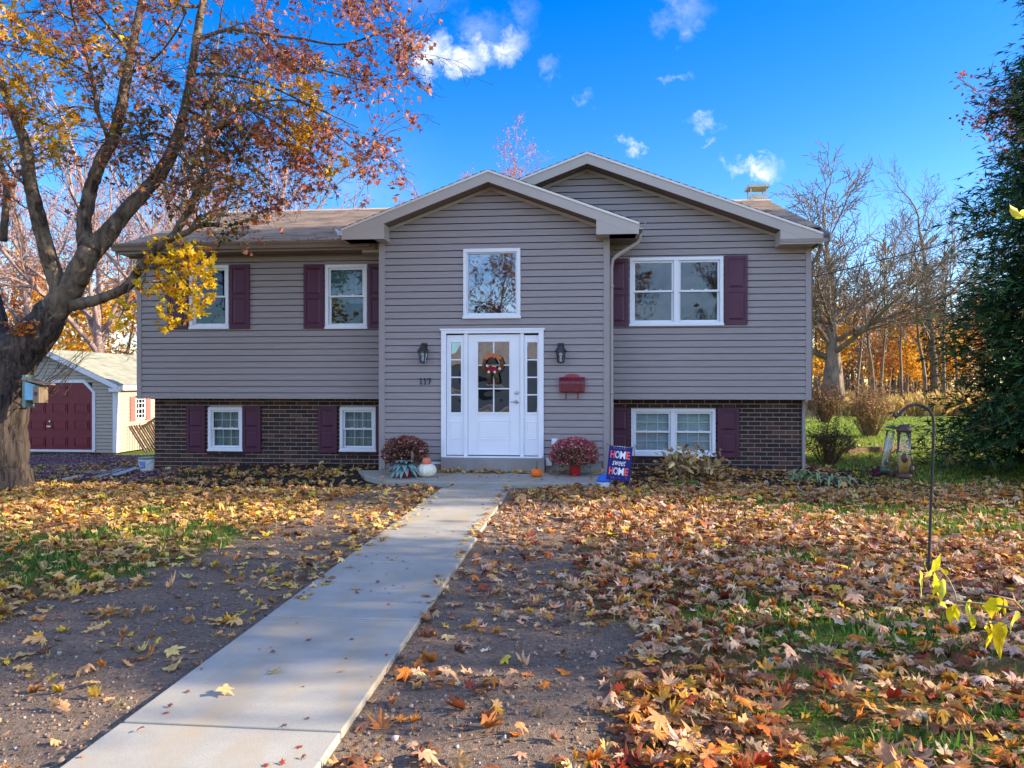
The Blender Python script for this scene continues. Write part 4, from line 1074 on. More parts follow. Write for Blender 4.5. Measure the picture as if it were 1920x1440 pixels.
def text_mesh(txt, size, bold=0, shear=0):
    cu = bpy.data.curves.new('lettering', 'FONT'); cu.body = txt; cu.size = size; cu.offset = bold; cu.shear = shear; cu.align_x = 'CENTER'; cu.resolution_u = 3
    ob = bpy.data.objects.new('lettering', cu); COL.objects.link(ob); bpy.context.view_layer.update()
    me = bpy.data.meshes.new_from_object(ob.evaluated_get(bpy.context.evaluated_depsgraph_get()))
    bpy.data.objects.remove(ob); bpy.data.curves.remove(cu); return me
coral = plain('coral flag ink', C(236, 104, 96), .8, .05); ice = plain('pale grey flag ink', C(196, 206, 226), .8, .2, 90); icew = plain('white flag ink', C(238, 240, 248), .8, .05)
def letter(ch, a, b, w, h, m, bold=.012, shear=0, name='lettering'):
    me = text_mesh(ch, 1, bold, shear); xs = [v.co.x for v in me.vertices]; ys_ = [v.co.y for v in me.vertices]
    for v in me.vertices:
        q = fp(a+((v.co.x-min(xs))/(max(xs)-min(xs))-.5)*w, b+((v.co.y-min(ys_))/(max(ys_)-min(ys_))-.5)*h, .0035); v.co = q
    me.materials.append(m); me.update(); o = link(name, me, fo); return o
for b in (.25, -.23):
    for ch, a, w, m in (('H', -.325, .18, coral), ('O', -.125, .20, ice), ('M', .1, .23, icew), ('E', .325, .165, coral)): letter(ch, a, b, w, .22, m, .03)
letter('sweet', -.02, .01, .56, .15, icew, .0, .35)
k = MB()
for b in (.42, -.42):
    for i in range(40):
        a = random.uniform(-.36, .36); q = b+random.uniform(-.025, .025); s_ = random.uniform(.008, .018); k.face([fp(a, q, .003), fp(a+s_, q+.004, .003), fp(a+s_*.6, q+s_*.8, .003)])
k.build('flourish', ice, fo)
k = MB(); tl = O+ux*(-FW*.56)+uz*(FH*.5); tr_ = O+ux*(FW*.57)+uz*(FH*.5); base = gnd(1177, 955); base.z = -.05
k.tube([base, Vector((base.x, base.y, .25)), Vector((tr_.x-.02, tr_.y, tr_.z-.25)), tr_+Vector((.0, 0, -.03)), tr_+Vector((.02, 0, .03)), tr_+Vector((-.0, 0, .045)), tr_+Vector((-.012, 0, .0)), tl, tl+Vector((-.02, 0, .02))], .005, 6); k.build('stand', M['rodblack'], fr_)

# white tub with blue lid
b = gnd(1132, 917); root = empty('plastic_tub', b, 'low white plastic tub with a domed blue lid left of the flag', 'tub')
r_ = 12*b.y/FPX
k = MB(); k.lathe([(r_*.86, -.01), (r_*.92, .13), (r_*.001, .13)], b, 24); k.build('tub_body', plain('white plastic', C(226, 228, 230), .4, .06, 12), root)
k = MB(); k.lathe([(r_*1.1, .115), (r_*1.12, .135), (r_*.98, .145), (r_*.86, .18), (r_*.5, .215), (r_*.18, .225), (r_*.02, .226)], b, 28); k.build('lid', plain('blue plastic', C(28, 92, 196), .38, .08, 10, spec=.5), root)
# ------------------------------------------------------------------ trees
UP = Vector((0, 0, 1))
def rnd_perp(d, rg):
    v = Vector((rg.gauss(0, 1), rg.gauss(0, 1), rg.gauss(0, 1))); v -= d*v.dot(d)
    return v.normalized()
def grow(mb, p, d, L, r, lev, Pm, rg, tips):
    ns = Pm['seg'][lev]; pts = [p]; rad = [r]; dirs = [d]
    end = Pm.get('taper', .45)
    for i in range(ns):
        d = (d + rnd_perp(d, rg)*Pm['wig'][lev]*rg.random() + UP*Pm['up'][lev]).normalized()
        p = p + d*(L/ns); pts.append(p); rad.append(max(r*(1-(i+1)/ns*(1-end)), Pm['rmin'])); dirs.append(d)
    mb.tube(pts, rad, Pm['sides'][lev], cap=lev == 0)
    if lev >= Pm['lev']-1: tips.extend((q, e) for q, e in zip(pts[1:], dirs[1:]))
    if lev >= Pm['lev']: return
    nc = Pm['n'][lev]; nc = nc if isinstance(nc, int) else rg.randint(*nc)
    az0 = rg.random()*6.28
    for k in range(nc):
        t = Pm['t0'][lev] + (1-Pm['t0'][lev])*(k+rg.random()*.8)/nc; t = min(t, .995)
        i = min(int(t*ns), ns-1); f = t*ns-i
        q = pts[i].lerp(pts[i+1], f); dd = dirs[i+1]; a = R(rg.uniform(*Pm['ang'][lev]))
        ref = dd.orthogonal().normalized(); az = az0 + k*2.4 + rg.uniform(-.5, .5)
        side = (ref*math.cos(az) + dd.cross(ref)*math.sin(az))
        nd = (dd*math.cos(a) + side*math.sin(a)).normalized()
        rr = (rad[i]*(1-f)+rad[i+1]*f)
        grow(mb, q, nd, L*Pm['len'][lev]*rg.uniform(.7, 1.15)*(1.1-.35*t), max(rr*Pm['rad'][lev]*rg.uniform(.8, 1.1), Pm['rmin']), lev+1, Pm, rg, tips)
    if Pm.get('lead', True):
        grow(mb, pts[-1], dirs[-1], L*Pm['len'][lev]*.9, rad[-1], lev+1, Pm, rg, tips)

def tree_mesh(seed, Pm, L, r, d=(0, 0, 1)):
    rg = random.Random(seed); mb = MB(); tips = []
    mb.lathe([(r*1.7, -.3), (r*1.45, .0), (r*1.15, .5), (r*1.0, 1.0)], (0, 0, 0), 9, fn=lambda q: 1+.1*math.sin(3*q+seed))
    grow(mb, Vector((0, 0, .9)), Vector(d).normalized(), L, r, 0, Pm, rg, tips)
    return mb, tips
OAK = dict(lev=4, seg=[4, 8, 6, 5, 3], wig=[.1, .22, .3, .4, .45], up=[.02, .015, .02, .02, .02], sides=[10, 7, 5, 4, 3], n=[9, 10, 8, 6], t0=[.5, .18, .2, .2], ang=[(30, 78), (25, 50), (25, 50), (25, 55)],
           len=[1.75, .48, .5, .5], rad=[.5, .5, .5, .6], rmin=.017, taper=.3)
TALL = dict(lev=4, seg=[9, 6, 5, 4, 3], wig=[.08, .4, .45, .5, .5], up=[.01, .07, .06, .05, .04], sides=[9, 6, 4, 4, 3], n=[13, 6, 5, 3], t0=[.42, .2, .2, .2], ang=[(35, 62), (25, 55), (25, 55), (25, 60)],
            len=[.36, .5, .5, .55], rad=[.45, .55, .55, .6], rmin=.011, taper=.25)
VASE = dict(lev=4, seg=[4, 8, 6, 5, 3], wig=[.1, .25, .35, .45, .5], up=[0, .05, .05, .05, .05], sides=[9, 6, 5, 4, 3], n=[6, 7, 5, 4], t0=[.55, .25, .2, .2], ang=[(18, 48), (18, 45), (22, 50), (25, 55)],
            len=[2.0, .5, .5, .5], rad=[.6, .5, .55, .6], rmin=.011, taper=.55)
SAP = dict(lev=3, seg=[8, 6, 5, 3], wig=[.14, .4, .45, .5], up=[.03, .06, .05, .04], sides=[6, 5, 4, 3], n=[9, 5, 4], t0=[.3, .2, .2], ang=[(25, 55), (25, 55), (25, 60)],
           len=[.36, .5, .55], rad=[.5, .55, .6], rmin=.009, taper=.25)

def clump(tips, n, spread, rg):
    i = rg.integers(0, len(tips), n); P = np.array([tips[k][0][:] for k in i]); return P + rg.normal(0, spread, (n, 3))
def make_tree(name, seed, Pm, L, r, bark, label, cat='tree', group=None, leaves=None, d=(0, 0, 1)):
    root = empty(name, (0, 0, 0), label, cat, group)
    mb, tips = tree_mesh(seed, Pm, L, r, d); mb.build('trunk', bark, root, smooth=True)
    if leaves:
        n, size, palette, spread, sh = leaves; rg = np.random.default_rng(seed)
        P = clump(tips, n, spread, rg)
        scatter('crown', sh, P, rots(n, 1.2, rg=rg), rg.uniform(size*.7, size*1.3, n), pal(n, palette, rg, .2), M['farleaf'], root, rg=rg, curl=.3)
    return root
def place(root, px, d, s=1., rz=0, label=None, first=False, zoff=0, py=None):
    o = root if first else copy_tree(root)
    p = cam(px, 722, d); z = float(ground_z(p.x, p.y))
    o.location = (p.x, p.y, z+zoff); o.scale = (s, s, s) if np.isscalar(s) else s; o.rotation_euler = (0, 0, rz)
    if label: o['label'] = label
    return o

# the big bare oak right of the house, with the ivy grown tree and slim trees behind
oak = make_tree('bare_oak', 9, OAK, 4.6, .58, M['barkfar'], 'largest bare spreading oak just right of the house behind the dry bushes', group=None)
place(oak, 1562, 40, (1.14, 1.05, .9), .4, first=True)
tall = make_tree('bare_tree', 21, TALL, 15, .36, M['barkfar'], 'tall straight bare tree with a dark ivy grown trunk between the oak and the evergreen', group='bare trees at the wood edge')
place(tall, 1752, 45, .72, 0, first=True)
kids = [c for c in tall.children if c.name.startswith('trunk')]
n = 2600; zz = RG.uniform(.2, 9, n); aa = RG.uniform(0, 6.28, n); rr_ = .4+RG.uniform(0, .28, n)
tall_loc = tall.location.copy()
iv = np.stack([tall_loc.x+rr_*np.cos(aa), tall_loc.y+rr_*np.sin(aa), tall_loc.z+zz], 1)
io = scatter('ivy', OVAL, iv, rots(n, 1.2), RG.uniform(.12, .25, n), pal(n, [(2, (70, 72, 50)), (1, (110, 96, 70)), (1, (58, 62, 44))]), M['farleaf'], tall)
io.matrix_parent_inverse = Matrix.Translation(-tall_loc) if abs(tall.scale.x-1) < 1e-6 else (Matrix.Translation(tall_loc) @ Matrix.Scale(tall.scale.x, 4)).inverted()
sap = make_tree('slim_bare_tree', 31, SAP, 8, .1, M['barkfar'], 'slim bare tree at the wood edge close beside the oak trunk', group='slim bare trees at the wood edge')
place(sap, 1607, 42, .8, 0, first=True)
for px, d, s, lab in ((1638, 40, .95, 'slim bare tree with several leaning stems right of the big oak'), (1652, 40, .85, 'slim bare tree crossing its neighbour in front of yellow trees'),
                      (1690, 44, .9, 'slim bare tree in front of the orange leaved tree'), (1735, 39, 1.0, 'slim dark bare tree left of the ivy grown trunk'), (1770, 38, .9, 'slim bare tree right of the ivy grown trunk'),
                      (1795, 50, 1.15, 'slim bare tree beside the top left flank of the evergreen'), (1545, 52, .9, 'slim bare tree next to the house corner behind the oak')):
    place(sap, px, d, s, random.uniform(0, 6.28), lab)

# leafy autumn trees of the wood edge
LF = dict(lev=3, seg=[6, 5, 4, 3], wig=[.12, .4, .5, .5], up=[.02, .05, .03, .03], sides=[6, 5, 4, 3], n=[12, 6, 4], t0=[.2, .2, .2], ang=[(35, 75), (30, 60), (30, 60)], len=[.45, .5, .5], rad=[.45, .5, .6], rmin=.012, taper=.3)
YEL = [(3, (232, 178, 50)), (2, (214, 150, 46)), (1, (190, 126, 52)), (1, (236, 200, 84))]
ORA = [(3, (206, 140, 76)), (2, (186, 116, 72)), (1.5, (220, 168, 92)), (1, (156, 102, 70))]
BRO = [(2, (164, 112, 80)), (2, (146, 96, 72)), (1, (186, 134, 92)), (1, (128, 100, 76))]
G = 'autumn trees of the wood edge'
ty = make_tree('autumn_tree', 41, LF, 5.2, .13, M['barkfar'], 'bright yellow tree touching the right corner of the house low down', group=G, leaves=(3600, .26, YEL, .3, MAPLE_S))
to = make_tree('autumn_tree', 43, LF, 5.6, .14, M['barkfar'], 'orange leaved tree between the slim bare trees right of the oak', group=G, leaves=(3600, .26, ORA, .32, MAPLE_S))
tb = make_tree('autumn_tree', 47, LF, 5.8, .14, M['barkfar'], 'brown thin leaved tree directly behind the oak trunk', group=G, leaves=(2400, .24, BRO, .35, MAPLE_S))
place(ty, 1532, 46, .95, 0, first=True); place(to, 1665, 52, .85, 0, first=True); place(tb, 1592, 58, .95, 0, first=True)
for t_, px, d, s, lab in ((to, 1722, 56, .8, 'orange tree left of the ivy grown trunk'), (ty, 1700, 50, .85, 'yellow tree below the slim trees halfway to the evergreen'), (ty, 1760, 54, .8, 'small yellow green tree at the foot of the ivy grown tree'),
                          (tb, 1640, 64, .9, 'brown tree seen through the slim crossing trees'), (tb, 1740, 66, .95, 'brown tree farthest back behind the ivy grown trunk'), (to, 1565, 66, .95, 'rust coloured tree behind the oak and the yellow tree'),
                          (tb, 1690, 68, .95, 'brown tree behind the orange one at the wood edge'), (to, 1800, 58, .85, 'orange tree partly hidden by the evergreen flank'), (tb, 1850, 60, 1., 'brown tree behind the evergreen')):
    place(t_, px, d, s, random.uniform(0, 6.28), lab)
# behind the shed and the left wing
for t_, px, d, s, lab in ((ty, 150, 36, 1.25, 'golden tree behind the shed roof'), (to, 225, 40, 1.3, 'orange tree between the shed roof and the left house corner'), (ty, 60, 42, 1.4, 'golden tree behind the big maple trunk'), (to, -20, 40, 1.5, 'orange tree at the left behind the maple')):
    place(t_, px, d, s*.74, random.uniform(0, 6.28), lab)

# reddish budding trees behind the house
BUD = [(3, (206, 122, 110)), (2, (190, 108, 100)), (1.5, (224, 140, 98)), (1, (170, 100, 104))]
GR = 'reddish half bare trees behind the house'
red = make_tree('reddish_tree', 51, VASE, 3.4, .26, M['barkred'], 'wide reddish half bare tree fanning out over the left roof', group=GR, leaves=(1000, .12, BUD, .14, MAPLE_S))
place(red, 345, 27, 1.0, 0, first=True)
redt = make_tree('reddish_tree', 57, TALL, 13, .2, M['barkred'], 'pinkish tree top peeking over the entry gable', group=GR, leaves=(6500, .14, BUD, .16, MAPLE_S))
place(redt, 922, 38, .735, 0, first=True)
for t_, px, d, s, lab in ((redt, 705, 42, .68, 'pinkish tree top over the left roof ridge beside the entry gable'), (red, 480, 33, 1.05, 'reddish half bare tree over the middle of the left roof'),
                          (red, 190, 31, 1.1, 'reddish half bare tree seen between the maple limbs'), (red, 60, 34, 1.15, 'reddish half bare tree behind the leftmost maple limb'), (redt, 600, 44, .6, 'small pinkish tree top just left of the entry gable eave')):
    place(t_, px, d, s, random.uniform(0, 6.28), lab)
# oak with dark red leaves behind the evergreen
DR = [(3, (140, 64, 56)), (2, (168, 84, 66)), (1, (104, 50, 50)), (1, (190, 112, 80))]
dr = make_tree('red_oak', 61, dict(TALL, n=[14, 6, 5, 3]), 10.5, .26, M['barkfar'], 'tall oak with dark red leaves rising behind the evergreen', leaves=(6500, .19, DR, .22, MAPLE_S))
place(dr, 2025, 25, .95, 1.2, first=True)

# evergreen
def evergreen(cx, cy, H, rb, seed, label, n_l=640, per=90, group=None):
    rg = random.Random(seed); root = empty('evergreen', (cx, cy, 0), label, 'tree', group)
    t = MB(); t.tube([(cx, cy, -.2), (cx, cy, H*.5), (cx, cy, H*.97)], [.2, .12, .02], 8); tips = []; dirs = []
    for i in range(n_l):
        z = .25 + (H-.4)*(i/n_l)**1.05; f = 1-z/H; rr = rb*(f**.9)*rg.uniform(.78, 1.08)*(1+.12*math.sin(z*2.6+i*.01)); az = i*2.39996+rg.uniform(-.3, .3) if i % 3 else rg.uniform(2.4, 5.2)
        o = Vector((math.cos(az), math.sin(az), 0)); a = Vector((cx, cy, z)); m = a+o*rr*.55+UP*(.14*rr); e = a+o*rr-UP*(.1*rr*rg.random())
        t.tube([a, m, e], [.03*f+.012, .02*f+.008, .004], 4, cap=False)
        for k in range(per):
            u = rg.random()**.36; q = (a.lerp(m, u/.55) if u < .55 else m.lerp(e, (u-.55)/.45))
            w = .13+.2*rr*.3
            tips.append(tuple(q + Vector((rg.gauss(0, w), rg.gauss(0, w), rg.gauss(-.04, w*.75))))); dirs.append(az+rg.gauss(0, .6))
    t.build('trunk', M['limb'], root)
    nin = 9000; rc = np.random.default_rng(seed+1); zc_ = H*(1-rc.uniform(0, 1, nin)**.5)*.97+.2; ac = rc.uniform(0, 6.283, nin); qc = rb*(np.clip(1-zc_/H, 0, 1)**.9)*np.sqrt(rc.uniform(0, .62, nin))
    Pc = np.stack([cx+qc*np.cos(ac), cy+qc*np.sin(ac), zc_], 1)
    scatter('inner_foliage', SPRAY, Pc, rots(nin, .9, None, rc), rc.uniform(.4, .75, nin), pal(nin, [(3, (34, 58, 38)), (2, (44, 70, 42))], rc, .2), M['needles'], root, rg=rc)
    n = len(tips); r2 = np.random.default_rng(seed); P = np.array(tips); yaw = np.array(dirs)-np.pi/2
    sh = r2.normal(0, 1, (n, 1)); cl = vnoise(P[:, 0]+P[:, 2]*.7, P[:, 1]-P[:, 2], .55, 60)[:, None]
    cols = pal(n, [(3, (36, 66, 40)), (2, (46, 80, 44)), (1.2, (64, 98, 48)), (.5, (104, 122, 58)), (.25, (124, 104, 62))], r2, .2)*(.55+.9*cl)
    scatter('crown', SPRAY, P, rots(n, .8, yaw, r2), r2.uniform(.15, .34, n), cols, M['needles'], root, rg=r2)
    return root
_s = []
SPV = [(-.02, 0, 0), (.02, 0, 0), (.05, .45, -.02), (-.05, .45, -.02), (0, 1., -.16), (.05, .2, 0), (.3, .62, -.1), (.08, .42, 0), (-.05, .2, 0), (-.08, .42, 0), (-.3, .62, -.1)]
SPRAY = (np.array(SPV), np.array([(0, 1, 2), (0, 2, 3), (3, 2, 4), (5, 6, 7), (8, 9, 10)]))
evergreen(9.9, 13.35, 15.9, 3.55, 5, 'dense dark green evergreen at the right edge of the lawn', per=210)

# trees off to the right, out of the picture: the late sun comes through them
SH = 'trees along the right hand boundary'
MAPc = dict(lev=3, seg=[5, 6, 5, 3], wig=[.1, .35, .45, .5], up=[.02, .04, .03, .02], sides=[8, 5, 4, 3], n=[10, 7, 6], t0=[.25, .2, .2], ang=[(35, 75), (25, 60), (25, 60)], len=[.62, .55, .5], rad=[.5, .5, .6], rmin=.01, taper=.4)
sm = make_tree('boundary_maple', 71, MAPc, 6., .22, M['barkfar'], 'half bare maple on the right hand boundary beside the front lawn', group=SH, leaves=(4600, .22, ORA, .36, MAPLE_S))
sm.location = (14.0, 6.1, 0); sm.scale = (.9, .55, 1.15)
s3 = copy_tree(sm); s3.location = (17.5, 5.3, 0); s3.scale = (.8, .5, 1.5); s3.rotation_euler = (0, 0, 1.3); s3['label'] = 'half bare maple nearest the road on the right hand boundary'
s2 = copy_tree(sm); s2.location = (19.5, 10.5, 0); s2.scale = (.8, .28, 1.75); s2.rotation_euler = (0, 0, 3.3); s2['label'] = 'half bare maple standing farther right behind the first boundary maple'

# ------------------------------------------------------------------ the maple on the left lawn
mp = empty('maple_tree', gnd(15, 915), 'big forked maple with shedding red and yellow leaves on the left lawn', 'tree')
D0 = 11.1
def limb(mb, pts, d0, d1, n=12, sub=6, wob=.02, thin=.76):
    """pts: (px, py, half width px); the limb runs from depth d0 to d1"""
    P = []; Rr = []; k = len(pts)
    raw = [(cam(px, py, d0+(d1-d0)*i/(k-1)), thin*w*(d0+(d1-d0)*i/(k-1))/FPX) for i, (px, py, w) in enumerate(pts)]
    for i in range(k-1):
        p0 = raw[max(i-1, 0)][0]; p1 = raw[i][0]; p2 = raw[i+1][0]; p3 = raw[min(i+2, k-1)][0]
        for s in range(sub):
            t = s/sub
            q = .5*((2*p1)+(p2-p0)*t+(2*p0-5*p1+4*p2-p3)*t*t+(3*p1-p0-3*p2+p3)*t**3)
            r_ = raw[i][1]*(1-t)+raw[i+1][1]*t
            P.append(q + Vector((random.gauss(0, 1), random.gauss(0, 1), random.gauss(0, 1)))*r_*wob*2); Rr.append(r_*(1+random.uniform(-.04, .06)))
    P.append(raw[-1][0]); Rr.append(raw[-1][1])
    mb.tube(P, Rr, n); return P, Rr
tr = MB()
limb(tr, [(3, 935, 60), (2, 905, 53), (0, 860, 47), (-1, 800, 46), (4, 740, 46), (14, 690, 46), (38, 656, 42), (70, 624, 35), (100, 584, 29)], D0, D0, 18, 5, .008, .97)
limb(tr, [(10, 735, 44), (0, 680, 44), (-14, 620, 38), (-24, 560, 28), (-60, 470, 24), (-110, 380, 20)], D0, D0+.5, 14, 5, .01)
tr.build('trunk', M['bark'], mp, smooth=True)
lm = MB(); L = []
def addl(pts, d0, d1, n=10): L.append(limb(lm, pts, d0, d1, n))
addl([(90, 598, 32), (118, 560, 31), (140, 525, 28), (158, 492, 27), (170, 468, 25)], D0, D0, 14)
addl([(118, 566, 26), (106, 528, 20), (88, 470, 19), (70, 400, 17), (55, 335, 15), (48, 275, 14), (30, 225, 11), (12, 180, 10), (-10, 130, 9)], D0, D0-.5)
addl([(166, 478, 24), (158, 425, 17), (166, 370, 16), (178, 330, 15), (195, 290, 15), (212, 262, 14), (226, 210, 13), (236, 150, 12), (246, 100, 10), (258, 40, 9), (268, -10, 8)], D0, D0+.5)
addl([(172, 470, 28), (205, 435, 21), (240, 392, 18), (278, 352, 16), (310, 310, 15), (328, 270, 14), (340, 232, 12), (350, 190, 11), (360, 130, 10), (370, 60, 9), (384, -10, 8)], D0, D0+.8)
addl([(130, 572, 18), (172, 565, 13), (215, 550, 12), (240, 535, 12), (262, 505, 10), (290, 470, 10), (322, 445, 9), (340, 418, 9), (354, 396, 9), (368, 362, 8)], D0, D0-.2)
addl([(368, 364, 8), (392, 350, 7), (398, 342, 6), (390, 320, 5.5), (388, 280, 5), (400, 247, 4.5), (433, 213, 4), (470, 190, 3)], D0-.2, D0-.4)
addl([(366, 366, 7), (358, 325, 5), (346, 300, 4.5), (333, 287, 4), (322, 268, 3)], D0-.2, D0+.3)
addl([(322, 447, 9), (350, 436, 7), (372, 424, 6), (410, 421, 5)], D0-.2, D0-.4); addl([(356, 434, 5), (368, 412, 4), (378, 402, 3)], D0-.3, D0-.4)
addl([(6, 452, 9), (10, 400, 8), (12, 345, 8), (2, 310, 7), (-8, 270, 6)], D0+1, D0+1.2)
addl([(205, 272, 6), (196, 240, 5), (182, 205, 5), (174, 150, 5), (158, 90, 4), (140, 40, 4), (132, 0, 3)], D0+.2, D0-.6, 7)
addl([(240, 98, 5), (222, 70, 4), (200, 45, 4), (172, 14, 3), (150, -12, 3)], D0+.4, D0-.4, 7)
addl([(136, 36, 4), (100, 22, 3.5), (60, 22, 3), (20, 26, 3), (-20, 40, 2)], D0-.6, D0-1.2, 6)
addl([(170, 140, 3.5), (130, 118, 3), (90, 104, 2.6), (40, 90, 2.4), (-10, 80, 2)], D0-.3, D0-1.2, 6)
addl([(178, 205, 3), (140, 200, 2.4), (110, 212, 2), (70, 225, 1.6)], D0-.2, D0-.7, 5)
addl([(362, 75, 5.5), (392, 66, 5), (430, 55, 4.6), (480, 62, 4), (560, 72, 3.4), (650, 82, 2.6), (760, 40, 1.6)], D0+.8, D0+.3, 7)
addl([(378, 12, 4.5), (340, 10, 4), (300, -15, 3)], D0+.8, D0+.4, 6)
addl([(384, -8, 7), (440, -60, 5), (540, -70, 4), (640, -50, 3), (720, 0, 2), (765, 50, 1.3)], D0+.8, D0+.2, 7)
addl([(350, 190, 4), (400, 186, 3.4), (450, 200, 3), (520, 232, 2.5), (590, 300, 2), (635, 372, 1.2)], D0+.8, D0+.1, 6)
addl([(346, 204, 4), (400, 232, 3), (446, 280, 2.6), (480, 318, 2), (512, 344, 1.2)], D0+.7, D0-.2, 6)
addl([(358, 140, 4), (420, 140, 3.2), (500, 160, 2.8), (580, 200, 2.2), (640, 260, 1.7), (700, 300, 1.)], D0+.8, D0+.2, 6)
addl([(433, 213, 3.4), (500, 190, 2.6), (560, 190, 2.2), (620, 215, 1.7), (672, 240, 1)], D0-.4, D0-.2, 6)
addl([(480, 62, 3), (520, 100, 2.4), (600, 130, 2), (680, 150, 1.5), (730, 145, 1)], D0+.6, D0+.1, 5)
addl([(240, 140, 4), (290, 110, 3), (330, 60, 2.4), (350, 20, 1.6)], D0+.4, D0-.6, 5)
addl([(60, 360, 4), (30, 330, 3), (8, 300, 2.4), (-20, 280, 2)], D0-.2, D0-.8, 5)
addl([(322, 262, 4), (285, 250, 3), (268, 262, 3), (262, 230, 2)], D0+.6, D0+.3, 6)
lo = lm.build('limbs', M['limb'], mp, smooth=True)
# twigs
tw = MB(); tips = []
TW = dict(lev=2, seg=[5, 4, 3], wig=[.45, .5, .5], up=[-.01, -.02, -.03], sides=[4, 3, 3], n=[5, 3], t0=[.15, .2], ang=[(25, 65), (25, 65)], len=[.55, .6], rad=[.6, .6], rmin=.0035, taper=.3)
rg = random.Random(4)
def toward_px(d): return d
for P, Rr in L:
    n = len(P)
    for i in range(n-1):
        if Rr[i] > .12 or P[i].z < 3.9: continue
        for _ in range(2 if Rr[i] < .05 else 1):
            if rg.random() < (.22 if Rr[i] < .05 else .13):
                dd = (P[i+1]-P[i]).normalized(); a = R(rg.uniform(30, 75)); side = rnd_perp(dd, rg)
                nd = (dd*math.cos(a)+side*math.sin(a)).normalized()
                tl = []; grow(tw, P[i], nd, rg.uniform(.5, 1.15), min(Rr[i]*.5, .011), 0, TW, rg, tl); tips += tl
    tips.append((P[-1], (P[-1]-P[-2]).normalized()))
tw.build('twigs', M['limb'], mp)
# leaves hang in bunches from the twigs; yellow bunches where the photo has them
rgn = np.random.default_rng(14)
def to_px(p):
    x, y, z = p; d = -ST*x+CT*y; u = (CT*x+ST*y)/d; return 960+u*FPX, HZ-(z-EYE)/d*FPX
cent = [t[0] for t in tips]; rgn.shuffle(cent); P = []; S = []; Cc = []
REDB = [(3, (168, 102, 80)), (2.2, (134, 80, 66)), (2.2, (196, 128, 102)), (1.6, (212, 152, 118)), (.8, (100, 62, 54)), (1.4, (206, 124, 60))]
YG = [(3, (222, 172, 40)), (2, (206, 150, 40)), (1, (228, 196, 80)), (.8, (150, 140, 50)), (.5, (196, 120, 50))]
OLV = [(2, (112, 104, 54)), (1.5, (126, 92, 60)), (1, (96, 70, 52)), (.8, (140, 120, 50))]
yel_px = [(70, 110, 75), (40, 170, 60), (130, 215, 60), (95, 250, 50), (10, 280, 45), (90, 300, 40), (200, 60, 50), (20, 20, 60), (540, 165, 55), (590, 185, 50), (560, 250, 40), (620, 130, 45), (640, 320, 35), (500, 165, 40), (110, 455, 40), (150, 430, 30)]
for i, q in enumerate(cent):
    px, py = to_px(q)
    if px < -260 or px > 800 or py > 480: continue
    dens = .115 if px > 480 else .066
    if rg.random() > dens: continue
    ye = any((px-a)**2+(py-b)**2 < r_*r_*.6 for a, b, r_ in yel_px); ol = (not ye) and 170 < px < 480 and rg.random() < .42
    m = rg.randint(3, 8) + (2 if ye else 0)
    big = rg.random() < .5
    for k in range(m):
        P.append((q.x+rg.gauss(0, .085), q.y+rg.gauss(0, .085), q.z-abs(rg.gauss(.03, .085)))); S.append(rg.uniform(.09, .15) if (ye or ol or big) else rg.uniform(.075, .12)); Cc.append(1 if ye else 2 if ol else 0)
Cc = np.array(Cc); n = len(P); cols = pal(n, REDB, rgn); cols[Cc == 1] = pal((Cc == 1).sum(), YG, rgn); cols[Cc == 2] = pal((Cc == 2).sum(), OLV, rgn)
scatter('crown', MAPLE_S, np.array(P), rots(n, 1.1, rg=rgn), np.array(S), cols, M['treeleaf'], mp, curl=.6, rg=rgn)
print('maple leaves', n, 'tips', len(tips))
# the low spray of fresh yellow leaves in front of the house
sp = MB(); P = []
for pts in ([(262, 505, 5), (290, 500, 4), (330, 492, 3), (365, 500, 2), (392, 520, 1)], [(300, 466, 4), (330, 460, 3), (365, 462, 2), (388, 480, 1)], [(285, 495, 3), (305, 540, 2.4), (318, 580, 2), (312, 610, 1)],
            [(320, 495, 3), (345, 530, 2.4), (370, 560, 1.6), (385, 585, 1)], [(275, 500, 3), (270, 525, 2), (262, 545, 1)], [(250, 520, 4), (240, 550, 3), (230, 585, 2), (222, 600, 1)]):
    q, _ = limb(sp, pts, D0-.1, D0-.45, 5, 8); P += [(v, len(pts)) for v in q]
spo = sp.build('low_branch', M['limb'], mp, smooth=True)
LP = []; LS = []
shape_px = [(325, 470, 48, 24), (290, 520, 36, 32), (345, 510, 48, 36), (365, 545, 36, 32), (335, 575, 34, 26), (312, 600, 16, 18), (378, 570, 14, 18), (370, 480, 28, 22), (385, 520, 18, 20), (224, 588, 18, 24), (242, 570, 12, 16)]
for a, b, rx, ry in shape_px:
    for k in range(int(rx*ry*.075)):
        v = Vector((rg.gauss(0, 1), rg.gauss(0, 1))); v = v/max(1, v.length/1.05)
        q = cam(a+v.x*rx, b+v.y*ry, D0-.3+rg.gauss(0, .22)); LP.append(q[:]); LS.append(rg.uniform(.09, .165))
n = len(LP)
scatter('yellow_foliage', MAPLE, np.array(LP), rots(n, 1.0, rg=rgn), np.array(LS), pal(n, [(4, (230, 192, 28)), (2.4, (212, 172, 32)), (1.6, (232, 192, 60)), (1, (176, 152, 44)), (.6, (210, 130, 50))], rgn), M['treeleaf'], mp, curl=.5, rg=rgn)
# leaves lodged in the fork
n = 60; q = np.array([cam(32+rgn.normal(0, 16), 614+rgn.normal(0, 9), D0-.35)[:] for _ in range(n)])
scatter('lodged_leaves', MAPLE_S, q, rots(n, .5, rg=rgn), np.full(n, .11), pal(n, FIRE, rgn), M['leaf'], mp, curl=.6, rg=rgn)

